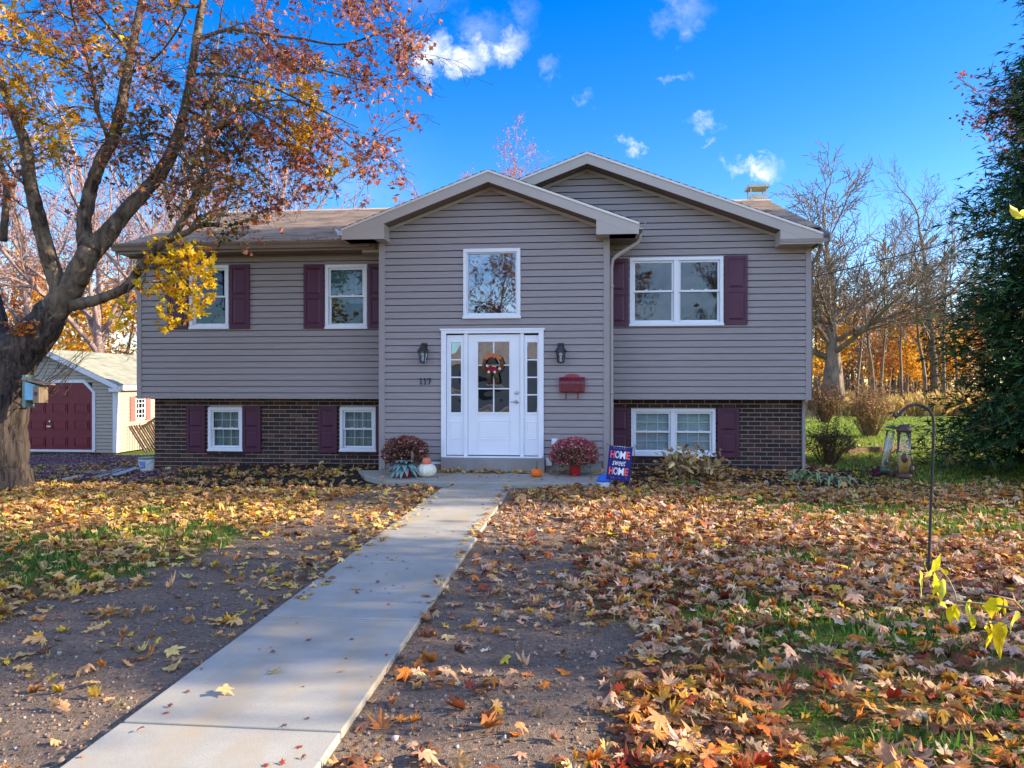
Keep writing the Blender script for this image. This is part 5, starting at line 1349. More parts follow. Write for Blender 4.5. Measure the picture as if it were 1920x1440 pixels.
# birdhouse on the trunk
bh = empty('birdhouse', cam(62, 760, D0-.35), 'pale blue wooden birdhouse fixed to the right side of the maple trunk', 'birdhouse')
k = MB(); c = cam(66, 738, D0-.4); y = c.y; s_ = (D0-.4)/FPX
X_ = lambda px: cam(px, 722, D0-.4).x; Z_ = lambda py: cam(60, py, D0-.4).z
k.box(X_(45), X_(52), y-.05, y+.12, Z_(764), Z_(703)); k.build('back_board', plain('weathered green board', C(112, 134, 128), .8, .2, 14), bh)
k = MB(); k.prism([(X_(52), y-.07, Z_(750)), (X_(72), y-.07, Z_(750)), (X_(73), y-.07, Z_(722)), (X_(52), y-.07, Z_(715))], (0, .19, 0)); k.build('box_body', plain('faded light blue paint', C(120, 176, 206), .7, .15, 12), bh)
k = MB(); k.prism([(X_(48), y-.1, Z_(712)), (X_(92), y-.1, Z_(722)), (X_(92), y-.1, Z_(719.5)), (X_(48), y-.1, Z_(709))], (0, .25, 0)); k.build('roof', M['woodgrey'], bh)
k = MB(); k.box(X_(70), X_(82), y-.085, y+.1, Z_(755), Z_(724)); k.build('front_panel', M['woodgrey'], bh)
k = MB(); k.lathe([(.03, 0), (.03, .004), (.001, .004)], ((X_(70)+X_(82))/2, y-.086, Z_(738)), 14, rot=Matrix.Rotation(R(90), 3, 'X')); k.build('entrance_hole', M['metalblack'], bh)
# ------------------------------------------------------------------ shed
SY = 20.85; sx = lambda px: onY(px, 722, SY).x; sz_ = lambda py: onY(150, py, SY).z
S1 = sx(218); SC_ = sx(91); S0 = 2*SC_-S1; SB, SE, SA = -.47, sz_(721), sz_(659); SD = 28.5
shed = empty('garden_shed', (SC_, SY, SB), 'pale vinyl shed with a dark red garage door beyond the gravel drive', 'shed')
dl = rect(12, 718, 173.5, 846, SY); dl = (2*SC_-dl[1], dl[1], SB+.06, dl[3])
M['shedsiding'] = sidingmat('pale shed siding', C(168, 156, 140)); M['shedtrim'] = plain('white shed trim', C(216, 214, 214), .5, .06, 4)
k = MB(); sp_ = (SA-SE)/(S1-SC_)
ch = .28
siding(k, SY, lambda z: max(S0, SC_-(SA-z)/sp_), lambda z: min(S1, SC_+(SA-z)/sp_), SB, SA-.02, [(dl[0], dl[1], SB, dl[3])], course=.105, proud=.016)
def siding_x(mb, X, y0, y1, z0, z1, opens, course=.105, proud=.016):
    z = z0
    while z < z1:
        zb = min(z+course, z1); segs = [(y0, y1)]
        for o in opens:
            if o[2] < zb-.01 and o[3] > z+.01:
                segs = [s for a, b in segs for s in ((a, min(b, o[0])), (max(a, o[1]), b)) if s[1]-s[0] > .01]
        for a, b in segs:
            mb.face([(X+proud, a, z), (X+proud, b, z), (X, b, zb), (X, a, zb)]); mb.face([(X, a, z), (X, b, z), (X+proud, b, z), (X+proud, a, z)])
        z = zb
def sideY(px):                                                # where a pixel column meets the shed's right wall
    u = (px-960)/FPX; return S1*(u*ST+CT)/(u*CT-ST)
wy0, wy1 = sideY(253), sideY(271); wz0, wz1 = onY(262, 786, (wy0+wy1)/2).z, onY(262, 746, (wy0+wy1)/2).z
siding_x(k, S1, SY+.05, SD, SB, SE, [(wy0, wy1, wz0, wz1)])
k.box(S0, S0+.02, SY+.05, SD, SB, SE); k.box(S0, S1, SD-.02, SD, SB, SE)
k.build('wall', M['shedsiding'], shed)
k = MB(); k.box(S1-.1, S1+.02, SY-.02, SY+.1, SB, SE-.02); k.box(S0-.02, S0+.1, SY-.02, SY+.1, SB, SE-.02)
for a, b in ((dl[1], 1), (dl[0], -1)):
    k.box(a, a+b*.1, SY-.025, SY+.02, SB+.02, dl[3]-ch+.0)
    k.xz([(a, dl[3]-ch), (a+b*.1, dl[3]-ch), (a-b*ch+b*.04, dl[3]+.1), (a-b*ch, dl[3])], SY-.0255, SY+.02)
k.box(dl[0]+ch-.04, dl[1]-ch+.04, SY-.026, SY+.02, dl[3], dl[3]+.1); k.box(dl[0]-.1, dl[1]+.1, SY-.04, SY+.03, SB+.02, SB+.08)
k.build('trim', M['shedtrim'], shed)
k = MB(); pr = [(dl[0], dl[2]), (dl[1], dl[2]), (dl[1], dl[3]-ch), (dl[1]-ch, dl[3]), (dl[0]+ch, dl[3]), (dl[0], dl[3]-ch)]
k.xz(pr, SY+.012, SY+.05)
cw = (dl[1]-dl[0])/4; rh = (dl[3]-dl[2])/4
for i in range(4):
    for j in range(4):
        a, b = dl[0]+i*cw+.11, dl[0]+(i+1)*cw-.11; c, d = dl[2]+j*rh+.1, dl[2]+(j+1)*rh-.1
        if j == 3 and i in (0, 3): continue
        ringbox(k, (a, b, c, d), .025, SY-.006, SY+.0125); ringbox(k, (a+.05, b-.05, c+.05, d-.05), (d-c)/2-.051, SY-.004, SY+.0125)
for j in range(1, 4): k.box(dl[0], dl[1], SY+.009, SY+.0126, dl[2]+j*rh-.006, dl[2]+j*rh+.006)
gd = k.build('garage_door', plain('dark red door paint', C(112, 20, 36), .45, .08, 5), shed)
k = MB(); x, z = XZ(93.5, 790, SY); k.lathe([(.03, 0), (.03, .02), (.001, .02)], (x, SY+.004, z), 12, rot=Matrix.Rotation(R(90), 3, 'X')); k.box(x-.07, x+.07, SY-.05, SY-.02, z-.17, z-.13); k.build('handle', M['steel'], gd)
k = MB()
M['shedroof'] = shinglemat('light grey green shingle', 'y', C(150, 152, 140), C(126, 128, 120), C(160, 162, 150))
for sgn in (-1, 1):
    xe = SC_+sgn*(S1-SC_+.16); ze = SA+.07-sp_*(S1-SC_+.16)
    slope(k, (xe, SY-.2, ze), (xe, SD+.2, ze), (SC_, SD+.2, SA+.07), (SC_, SY-.2, SA+.07), course=.15)
k.build('roof', M['shedroof'], shed)
k = MB()
for sgn in (-1, 1):
    xe = SC_+sgn*(S1-SC_+.16); ze = SA+.06-sp_*(S1-SC_+.16)
    k.xz([(xe, ze), (SC_, SA+.06), (SC_, SA-.1), (xe, ze-.16)], SY-.19, SY-.165); k.box(xe-sgn*.0, xe-sgn*.03, SY-.16, SD+.2, ze-.16, ze-.005)
    k.box(xe-sgn*.005, xe-sgn*.28, SY-.188, SY-.02, ze-.2, ze-.1)
    k.prism([(xe, SY-.163, ze-.02), (SC_, SY-.163, SA+.04), (SC_, SY-.163, SA+.02), (xe, SY-.163, ze-.04)], (0, .16, 0))
k.build('fascia', M['shedtrim'], shed)
f = MB(); t = .05; X0 = S1
for a, b, c, d in ((wy0, wy1, wz1-t, wz1), (wy0, wy1, wz0, wz0+t), (wy0, wy0+t, wz0+t, wz1-t), (wy1-t, wy1, wz0+t, wz1-t)): f.box(X0-.03, X0+.03, a, b, c, d)
f.box(X0-.01, X0+.026, wy0+t, wy1-t, (wz0+wz1)/2-.02, (wz0+wz1)/2+.02)
for j in (1, 2): q = wy0+(wy1-wy0)*j/3; f.box(X0+.0, X0+.02, q-.01, q+.01, wz0+t, wz1-t)
for j in (1, 3): q = wz0+(wz1-wz0)*j/4; f.box(X0+.001, X0+.0195, wy0+t, wy1-t, q-.01, q+.01)
wo = f.build('window', M['white'], shed)
g = MB(); g.face([(X0+.004, wy0+t, wz0+t), (X0+.004, wy1-t, wz0+t), (X0+.004, wy1-t, wz1-t), (X0+.004, wy0+t, wz1-t)]); g.build('pane', M['glass'], wo)
for a, b in ((sideY(242.5), wy0-.02), (wy1+.02, sideY(280.5))):
    k = MB(); k.box(X0+.012, X0+.04, a, b, wz0-.04, wz1+.04)
    for j in range(5): q = wz0+(wz1-wz0)*j/5; k.box(X0+.04, X0+.046, a+.04, b-.04, q+.03, q+(wz1-wz0)/5-.03)
    k.build('shutter', plain('faded coral shutter', C(186, 96, 92), .6, .1, 8), shed)
k = MB()
for x in (S0+.3, SC_-.7, SC_+.4, S1-.3):
    k.box(x-.2, x+.2, SY+.05, SY+.45, SB-.14, SB)
k.box(S0+.05, S1-.05, SY+.02, SD, SB-.02, SB+.01); k.build('skid_blocks', M['woodgrey'], shed)

# two picket panels leaning on the shed wall, a bucket and siding scraps
def picket_panel(y0, y1, foot, label):
    root = empty('picket_fence_panel', (S1+foot, y0, -.5), label, 'fence panel', 'picket fence panels leaning on the shed')
    hgt = .98; top = Vector((S1+.05, 0, -.5+math.sqrt(max(.1, hgt**2-(foot-.05)**2)))); bot = Vector((S1+foot, 0, -.52)); ax = top-bot
    q = ax.to_track_quat('Z', 'Y').to_matrix(); n = max(4, int((y1-y0)/.13)); k = MB()
    for i in range(n):
        y = y0+(y1-y0)*(i+.5)/n+random.uniform(-.02, .02); c = (bot+top)/2; k.obox((c.x, y, c.z), (.02, .055, ax.length*random.uniform(.96, 1.)), q)
    k.build('pickets', M['woodgrey'], root)
    k = MB()
    for t in (.25, .9): c = bot.lerp(top, t)+q @ Vector((-.03, 0, 0)); k.obox((c.x, (y0+y1)/2, c.z), (.04, y1-y0, .08), q)
    k.build('rail', M['woodgrey'], root)
picket_panel(SY+.45, SY+1.9, .6, 'weathered picket panel leaning nearest the shed corner'); picket_panel(SY+1.5, SY+3.6, .42, 'paler picket panel leaning below the shed window behind the first')

bp = gnd(275, 893, -.12); bp.z = float(ground_z(bp.x, bp.y))+.01; root = empty('bucket', bp, 'white plastic bucket with a green rim at the left brick corner', 'bucket')
k = MB(); h_ = .25; rr = .135
k.lathe([(rr*.82, 0), (rr, h_), (rr*.96, h_), (rr*.8, .02), (.001, .02)], bp, 28); k.build('bucket_body', plain('white bucket plastic', C(206, 214, 214), .4, .08, 10), root)
k = MB(); k.lathe([(rr*1.0, h_-.03), (rr*1.06, h_-.03), (rr*1.06, h_+.003), (rr*.985, h_+.003)], bp, 28); k.build('rim', plain('green rim plastic', C(78, 132, 122), .4, .08, 10), root)
k = MB()
for a0, a1, z0, z1 in ((-2.2, -1.2, .06, .19),):
    aa = np.linspace(a0, a1, 8)
    for p, q in zip(aa, aa[1:]):
        f_ = lambda a, z: (bp.x+(rr*.82+(rr-rr*.82)*z/h_+.002)*math.cos(a), bp.y+(rr*.82+(rr-rr*.82)*z/h_+.002)*math.sin(a), bp.z+z); k.face([f_(p, z0), f_(q, z0), f_(q, z1), f_(p, z1)])
k.build('paper_label', plain('blue and red label', C(120, 130, 190), .6, .3, 18), root)
k = MB(); k.tube([(bp.x+rr*1.03*math.cos(a), bp.y+rr*1.03*math.sin(a), bp.z+h_-.06-.1*math.sin(a)**2) for a in np.linspace(math.pi, 2*math.pi, 12)], .004, 5); k.build('handle', M['steel'], root)
for (ax, ay), (bx_, by_), w_, lab, col in (((180, 902), (225, 889), .16, 'pale grey siding offcut with a dark underside on the gravel', (150, 160, 168)), ((215, 905), (256, 892), .11, 'long bluish siding offcut closest to the bucket', (176, 192, 206)),
                                     ((168, 900), (205, 895), .12, 'broad weathered siding offcut lowest in the pile', (130, 136, 142)), ((120, 911), (150, 905), .08, 'short offcut lying apart nearest the maple', (196, 196, 190)), ((238, 890), (262, 884), .1, 'dark offcut half under the bucket', (74, 70, 76))):
    p, q = gnd(ax, ay, -.09), gnd(bx_, by_, -.1); p.z = float(ground_z(p.x, p.y))+.015+random.uniform(0, .05); q.z = float(ground_z(q.x, q.y))+.03+random.uniform(0, .05)
    k = MB(); k.bar(p, q, w_, .012); k.bar(p+Vector((0, -w_*.25, .014)), q+Vector((0, -w_*.25, .014)), .02, .02)
    o = k.build('siding_offcut', plain('offcut vinyl', C(*col), .5, .12, 6), None); tag(o, lab, 'offcut', 'siding offcuts on the gravel')

# bare twiggy shrub between trunk and shed
k = MB(); b0 = cam(58, 770, D0-.05); rg2 = random.Random(3); dmy = []
for i in range(13):
    a = rg2.uniform(-.1, .75); e = Vector((math.sin(R(20+60*rg2.random())), rg2.uniform(-.3, .3), math.cos(R(55)))).normalized()
    tx, ty_ = rg2.uniform(85, 215), 0; ty_ = 770-(rg2.uniform(20, 155)); p0 = cam(40, 772-rg2.uniform(0, 50), D0); p2 = cam(tx, ty_, D0+rg2.uniform(-.6, .6)); p1 = p0.lerp(p2, .5)-Vector((0, 0, .1))
    k.tube([p0, p0.lerp(p1, .5), p1, p1.lerp(p2, .55), p2], [.01, .008, .006, .004, .002], 4)
    for _ in range(5):
        t = rg2.uniform(.3, .95); q = p1.lerp(p2, t); k.tube([q, q+Vector((rg2.uniform(.02, .3), rg2.uniform(-.2, .2), rg2.uniform(0, .3)))], [.004, .0015], 3)
k.build('shoots', M['limb'], mp)

# ------------------------------------------------------------------ planting along the right of the house
def bush(name, px, py, w, h, d, label, leaves, n, size, shape=OVAL, stems=40, cat='shrub', droop=0, mat='petal', stemmat='woodbrown'):
    c = gnd(px, py); c = cam(px, py, d); zb = float(ground_z(c.x, c.y)); root = empty(name, (c.x, c.y, zb), label, cat)
    a = w/2*d/FPX; H = h*d/FPX; k = MB(); tp = []
    rg3 = random.Random(int(px))
    for i in range(stems):
        az = rg3.uniform(0, 6.28); q = rg3.random()**.6; e = Vector((c.x+a*q*math.cos(az), c.y+a*.9*q*math.sin(az), zb+H*rg3.uniform(.55, 1)*(1-.45*q*q)))
        b = Vector((c.x+a*.2*q*math.cos(az), c.y+a*.2*q*math.sin(az), zb-.02)); m = b.lerp(e, .5)+Vector((0, 0, H*.14))
        k.tube([b, m, e], [.009, .006, .002], 4); tp += [b.lerp(m, .6), m, m.lerp(e, .4), m.lerp(e, .7), e]
        for _ in range(3):
            s = m.lerp(e, rg3.random()); t = s+Vector((rg3.gauss(0, a*.2), rg3.gauss(0, a*.2), abs(rg3.gauss(0, H*.14)))); k.tube([s, t], [.004, .0015], 3); tp.append(t)
    k.build('stems', M[stemmat], root)
    i = RG.integers(0, len(tp), n); P = np.array([tp[j][:] for j in i]) + RG.normal(0, size*.7, (n, 3)); P[:, 2] = np.maximum(P[:, 2], zb+.01)
    scatter('foliage', shape, P, rots(n, 1.1), RG.uniform(size*.7, size*1.3, n), pal(n, leaves), M[mat], root, curl=.5)
    return root
bush('corner_shrub', 1552, 848, 112, 90, 14.2, 'loose dark green shrub against the right corner of the house', [(3, (84, 84, 58)), (2, (102, 94, 66)), (1.4, (128, 104, 70)), (1, (70, 82, 56))], 1900, .05, stems=70)
bush('dry_bush', 1630, 800, 110, 105, 22, 'tall dry tan bush behind the dark corner shrub', [(3, (178, 140, 92)), (2, (150, 112, 76)), (1, (204, 172, 120)), (1, (120, 86, 62))], 3200, .07, stems=150, stemmat='woodgrey')
bush('dry_bush', 1545, 775, 80, 75, 30, 'dark brown thicket below the big oak', [(3, (112, 84, 62)), (2, (92, 72, 58)), (1, (150, 112, 76))], 1800, .1, stems=90)
bush('hosta', 1296, 893, 130, 50, 11.9, 'collapsed tan hosta with curled yellowing leaves below the basement window', [(3, (196, 164, 112)), (2.4, (164, 130, 88)), (1.6, (214, 190, 134)), (1.4, (122, 94, 68)), (.5, (142, 140, 82))], 420, .13, stems=34, cat='plant', mat='leaf')
bush('coral_bells', 1652, 908, 66, 20, 12.2, 'low purple leaved plant in the bed right of the strap leaved clump', [(3, (92, 44, 62)), (2, (70, 36, 52)), (1, (120, 62, 76))], 300, .07, stems=22, cat='plant', mat='petal')
bush('grass_clump', 1290, 905, 60, 14, 11.2, 'small green grass tuft in front of the collapsed hosta', [(2, (92, 128, 60)), (1, (120, 150, 70))], 200, .05, stems=26, cat='plant')
root = empty('strap_leaf_clump', gnd(1515, 905), 'clump of green strap leaves arching beside the right brick corner', 'plant')
k = MB()
for px, py, n in ((1498, 903, 22), (1522, 907, 20), (1556, 909, 14), (1580, 912, 8)):
    b = gnd(px, py)
    for j in range(n): strap(k, (b.x+random.gauss(0, .05), b.y+random.gauss(0, .05), b.z-.01), random.uniform(0, 6.28), random.uniform(.25, .5), .016, random.uniform(.22, .4), random.uniform(-.15, .3))
k.build('leaves', plain('blue green strap leaf', C(128, 146, 100), .5, .28, 4, bump=.05), root, smooth=True)

# shepherd hook and feeders
pb = gnd(1741, 1072); dd = 6.15; root = empty('shepherd_hook', pb, 'thin black shepherd hook pole standing in the right lawn', 'hook pole')
P = [pb+Vector((0, 0, -.15)), cam(1741, 1072, dd), cam(1745, 960, dd), cam(1749, 860, dd), cam(1751, 800, dd), cam(1749, 780, dd), cam(1741, 767, dd), cam(1728, 760, dd), cam(1715, 758, dd), cam(1702, 762, dd), cam(1692, 770, dd), cam(1684, 779, dd), cam(1680, 782, dd), cam(1677, 779, dd), cam(1676, 774, dd)]
k = MB(); k.tube(P, .012, 8); k.build('pole', M['rodblack'], root, smooth=True)
hook = P[-3]
def feeder(top, bot, r, label, dome, body, capm):
    top, bot = Vector(top), Vector(bot); root = empty('bird_feeder', top, label, 'bird feeder', 'tube feeders on the shepherd hook')
    ax = (top-bot); L_ = ax.length; q = ax.to_track_quat('Z', 'X').to_matrix(); at = lambda z: bot+q @ Vector((0, 0, z))
    k = MB(); k.lathe([(r*.96, L_*.06), (r*.96, L_*.9)], bot, 20, rot=q); k.build('tube', M['feedglass'], root, smooth=True)
    k = MB(); k.lathe([(r*.86, L_*.07), (r*.86, L_*(.42 if dome else .74)), (.001, L_*(.43 if dome else .75))], bot, 20, rot=q); k.build('seed', M[body], root, smooth=True)
    k = MB()
    if dome: k.lathe([(r*1.06, L_*.86), (r*1.08, L_*.9), (r*.98, L_*.945), (r*.7, L_*.985), (r*.3, L_), (.001, L_)], bot, 22, rot=q)
    else: k.lathe([(r*1.22, L_*.945), (r*1.25, L_*.965), (r*1.1, L_*.985), (r*.2, L_), (.001, L_)], bot, 22, rot=q)
    k.build('lid', M[capm], root, smooth=True)
    k = MB(); k.lathe([(.001, -L_*.02), (r*.9, -L_*.015), (r*1.06, L_*.02), (r*1.04, L_*.09), (.001, L_*.09)], bot, 22, rot=q); k.build('base', M[capm], root, smooth=True)
    for z, a in (((.38, -2.0), (.36, .2), (.16, -.6), (.15, 2.6)) if dome else ((.45, -1.6), (.2, 1.2))):
        k = MB(); o = q @ Vector((math.cos(a)*r, math.sin(a)*r, 0)); c = at(L_*z); k.ball(c+o*.92, r*.5, 10, 8, sc=(1, 1, 1.5))
        k.tube([c+o*.9, c+o*1.65], .005, 5); k.build('feeding_port', M[capm], root)
    k = MB(); k.tube([top+Vector((-.0, 0, -.005)), top.lerp(hook, .5)+Vector((.003, 0, 0)), hook], .0025, 5); k.build('hanger', M['rodblack'], root)
M['feedglass'] = glassmat('clear feeder tube', .06, (.93, .92, .86, 1), .002, 5)
M['seedyellow'] = plain('pale mixed seed', C(206, 184, 120), .9, .25, 90, bump=.5, bscale=160); M['seeddark'] = plain('thistle seed', C(196, 192, 172), .9, .2, 90, bump=.4, bscale=160)
M['feedgreen'] = plain('dark green plastic', C(34, 72, 66), .4, .1, 10); M['feedbrown'] = plain('brown plastic', C(66, 48, 44), .4, .1, 10)
feeder(cam(1671.5, 799, 6.2), cam(1658, 884, 6.2), .034, 'narrow clear tube feeder hanging tilted with green ports', False, 'seeddark', 'feedgreen')
feeder(cam(1695, 796, 6.1), cam(1695.5, 896, 6.1), .054, 'wider tube feeder with a brown dome lid and yellow seed', True, 'seedyellow', 'feedbrown')

rg5 = random.Random(5)
# branch of yellow leaves reaching in from a shrub outside the frame
sb = empty('yellow_leaved_shrub', gnd(2560, 1500), 'close yellow leaved shrub reaching one thin branch in at the right edge', 'shrub')
k = MB(); dB = 2.35; bx0 = gnd(2560, 1500)
stem_top = cam(2230, 1175, dB); k.tube([bx0+Vector((0, 0, -.05)), bx0.lerp(stem_top, .6)+Vector((.05, .02, .02)), stem_top, cam(1990, 1150, dB), cam(1915, 1143, dB), cam(1850, 1133, dB), cam(1800, 1128, dB), cam(1768, 1122, dB)], [.02, .014, .009, .006, .0045, .0035, .0028, .0018], 7)
k.tube([cam(1793, 1128, dB), cam(1790, 1110, dB), cam(1778, 1085, dB), cam(1762, 1068, dB), cam(1745, 1075, dB)], [.003, .0026, .0022, .0018, .001], 5)
k.tube([cam(1925, 1150, dB), cam(1900, 1125, dB-.05), cam(1870, 1118, dB-.05), cam(1840, 1112, dB-.05)], [.004, .003, .0025, .0015], 5); k.tube([cam(1905, 1142, dB), cam(1880, 1160, dB), cam(1850, 1172, dB), cam(1832, 1170, dB)], [.003, .0025, .002, .001], 5)
k.tube([cam(1930, 1155, dB), cam(1895, 1165, dB), cam(1875, 1175, dB)], [.003, .002, .001], 5)
k.tube([stem_top, cam(2330, 800, dB-.1), cam(2200, 420, dB-.1), cam(2040, 375, dB-.1), cam(1918, 388, dB-.1)], [.012, .008, .005, .003, .0015], 6)
xl = []
for i in range(7):
    e = bx0+Vector((rg5.uniform(-.15, .7), rg5.uniform(-.6, .3), rg5.uniform(.7, 1.5))); m = bx0.lerp(e, .5)+Vector((-.05, 0, .1)); k.tube([bx0+Vector((rg5.uniform(-.06, .06), rg5.uniform(-.06, .06), -.05)), m, e], [.014, .008, .003], 6)
    for _ in range(5): xl.append(m.lerp(e, rg5.random())[:])
k.build('branch', M['woodgrey'], sb, smooth=True)
lv = [(1727, 1092, 34, 185), (1735, 1062, 20, 200), (1744, 1076, 16, 120), (1757, 1058, 26, -30), (1772, 1073, 14, 60), (1755, 1092, 32, 180), (1768, 1106, 34, 175), (1738, 1150, 24, 190), (1772, 1134, 18, 240), (1783, 1152, 30, 170), (1790, 1145, 26, 195), (1815, 1140, 30, 178),
      (1846, 1138, 16, 210), (1858, 1138, 32, 185), (1868, 1135, 24, 160), (1884, 1140, 28, 178), (1897, 1168, 26, 150), (1826, 1168, 24, 195), (1862, 1190, 44, 178), (1872, 1196, 48, 183), (1853, 1185, 30, 200), (1880, 1186, 36, 170), (1902, 1160, 22, 140), (1905, 396, 28, 245), (1918, 402, 22, 120)]
P = []; Rm = []; S = []
for px, py, s_, ang in lv:
    P.append(cam(px, py, dB+random.uniform(-.05, .05))[:]); S.append(s_*1.45*dB/FPX)
    A = Matrix.Rotation(TH+R(18), 3, 'Z') @ Matrix.Rotation(R(-ang), 3, 'Y') @ Matrix.Rotation(R(random.uniform(-35, 35)), 3, 'Z') @ Matrix.Rotation(R(90), 3, 'X'); Rm.append(np.array(A))
POINTY = fan([(0, .55), (12, .38), (35, .28), (70, .24), (110, .25), (150, .36), (180, .42)])
XR = rots(len(xl), 1.2); P += xl; S += [.06]*len(xl); Rm += [q for q in XR]
scatter('leaves', POINTY, np.array(P), np.array(Rm), np.array(S), pal(len(P), [(3, (236, 220, 30)), (1, (222, 204, 40)), (1, (240, 230, 90))], jit=.06), M['treeleaf'], sb, curl=.5)

# overhead cable from the house to a pole out of frame
pole = cam(2600, 722, 16); root = empty('utility_pole', (pole.x, pole.y, 0), 'wooden utility pole out of frame carrying the house cable', 'pole')
k = MB(); k.tube([(pole.x, pole.y, -.3), (pole.x, pole.y, 8)], [.15, .11], 10); k.box(pole.x-.9, pole.x+.9, pole.y-.06, pole.y+.06, 7.2, 7.35); k.build('post', M['woodgrey'], root)
a = Vector((3.93, 17.9, 3.75)); m_ = cam(1920, 417, 16.6); b = Vector((pole.x, pole.y, 7.4)); P = []
for i in range(25):
    t = i/24; q = a*(1-t)**2 + (2*m_-.5*a-.5*b)*2*t*(1-t) + b*t*t; P.append(q)
k = MB(); k.tube(P, .011, 5); tag(k.build('overhead_cable', M['metalblack']), 'thin black overhead cable running from behind the house across the evergreen', 'cable')

# far lawn edge
mg = 26000; px = RG.uniform(1480, 1960, mg); d = RG.uniform(37, 52, mg); u = (px-960)/FPX
X = d*(u*CT-ST); Y = d*(u*ST+CT)
scatter('meadow_grass', BLADE, np.stack([X, Y, np.zeros(mg)], 1), rots(mg, .3), RG.uniform(.4, 1.15, mg)*(.5+vnoise(X, Y, 4, 70)), pal(mg, [(3, (196, 166, 100)), (2, (170, 132, 80)), (1.4, (212, 190, 120)), (.8, (140, 140, 70))]), M['grass'], kind='stuff')
n = 26000; px = RG.uniform(-900, 2900, n); px[:9000] = RG.uniform(1440, 2050, 9000); d = RG.uniform(60, 95, n); u = (px-960)/FPX; z = RG.uniform(0, 1, n)**1.2*9
P = np.stack([d*(u*CT-ST), d*(u*ST+CT), z], 1)
scatter('woods', MAPLE_S, P, rots(n, 1.2), RG.uniform(.3, .7, n)*(1-.05*z), pal(n, BRO+ORA[:2]+[(3, (120, 100, 84)), (1, (206, 160, 80))]), M['farleaf'], kind='stuff')
k = MB(); rg5 = random.Random(8)
for i in range(330):
    p = cam(rg5.uniform(1440, 2050) if i < 120 else rg5.uniform(-900, 2900), 722, rg5.uniform(56, 92)); p.z = 0; h_ = rg5.uniform(5, 11); q = p+Vector((rg5.uniform(-1, 1), rg5.uniform(-.5, .5), h_)); k.tube([p, p.lerp(q, .5)+Vector((rg5.uniform(-.3, .3), 0, 0)), q], [.12, .09, .02], 5)
    for _ in range(9):
        s = p.lerp(q, rg5.uniform(.35, 1)); e = s+Vector((rg5.uniform(-1.6, 1.6), rg5.uniform(-1, 1), rg5.uniform(.4, 1.9))); k.tube([s, e], [.035, .008], 3)
o = k.build('wood_stems', M['barkfar'], kind='stuff')
k = MB(); 
p0, p1 = cam(1490, 722, 33), cam(1548, 722, 33); root = empty('rail_fence', (p0.x, p0.y, 0), 'pale picket fence far behind the right corner of the house', 'fence')
for i in range(15): q = p0.lerp(p1, i/14); k.box(q.x-.035, q.x+.035, q.y-.01, q.y+.01, 0, .85)
k.build('pickets', M['woodgrey'], root)
k = MB(); k.bar((p0.x, p0.y+.03, .3), (p1.x, p1.y+.03, .3), .03, .08); k.bar((p0.x, p0.y+.03, .68), (p1.x, p1.y+.03, .68), .03, .08); k.build('rail', M['woodgrey'], root)
p0, p1 = gnd(1585, 853), gnd(1700, 846); k = MB(); k.bar((p0.x, p0.y, .07), (p1.x, p1.y, .07), .14, .14); tag(k.build('landscape_timber', M['woodbrown'], bevel=.01), 'brown landscape timber edging the bed behind the bird feeders', 'timber')

# ------------------------------------------------------------------ across the street: what the window panes mirror
hs = empty('neighbour_house', (-4, -26, 0), 'pale house with a white garage door across the street', 'house')
k = MB(); k.box(-13, 6, -34, -26, -.2, 3.0); k.prism([(6, -26, 3), (6, -34, 3), (6, -30, 4.9)], (-19, 0, 0)); k.build('wall', M['shedsiding'], hs)
k = MB(); slope(k, (-13.4, -25.5, 2.95), (6.4, -25.5, 2.95), (6.4, -30, 5.1), (-13.4, -30, 5.1)); slope(k, (-13.4, -34.5, 2.95), (6.4, -34.5, 2.95), (6.4, -30, 5.1), (-13.4, -30, 5.1)); k.build('roof', M['roof_tan'], hs)
k = MB(); k.box(-1.2, 3.8, -26, -25.95, 0, 2.3)
for j in range(1, 4): k.box(-1.2, 3.8, -25.95, -25.94, j*.57-.01, j*.57+.01)
k.build('garage_door', M['white'], hs)
k = MB(); k.box(-8, -6, -26, -25.95, .9, 2.2); k.build('window', M['metalblack'], hs)
GS = 'trees across the street'
for i, (x, y, s, rz) in enumerate(((-16, -32, 1.25, 0), (-7, -40, 1.5, 2), (2, -38, 1.45, 1), (11, -33, 1.3, 4), (20, -30, 1.3, 5), (-26, -30, 1.3, 3), (-2, -20, .0, 0))):
    if s == 0: continue
    o = copy_tree(tb if i % 2 else to); o.location = (x, y, 0); o.scale = (s*.95, s*.95, s*1.); o.rotation_euler = (0, 0, rz); o['group'] = GS
    o['label'] = ('%s autumn tree %s' % (('brown' if i % 2 else 'orange'), ['left of the house across the street', 'behind the left end of the house across the street', 'behind the garage across the street', 'right of the garage across the street', 'farthest right across the street', 'farthest left across the street'][i]))
k = MB(); k.box(-300, 300, -18, -10, -.05, .03); k.build('street', plain('asphalt', (.05, .05, .052, 1), .9, .2, 3), kind='structure')

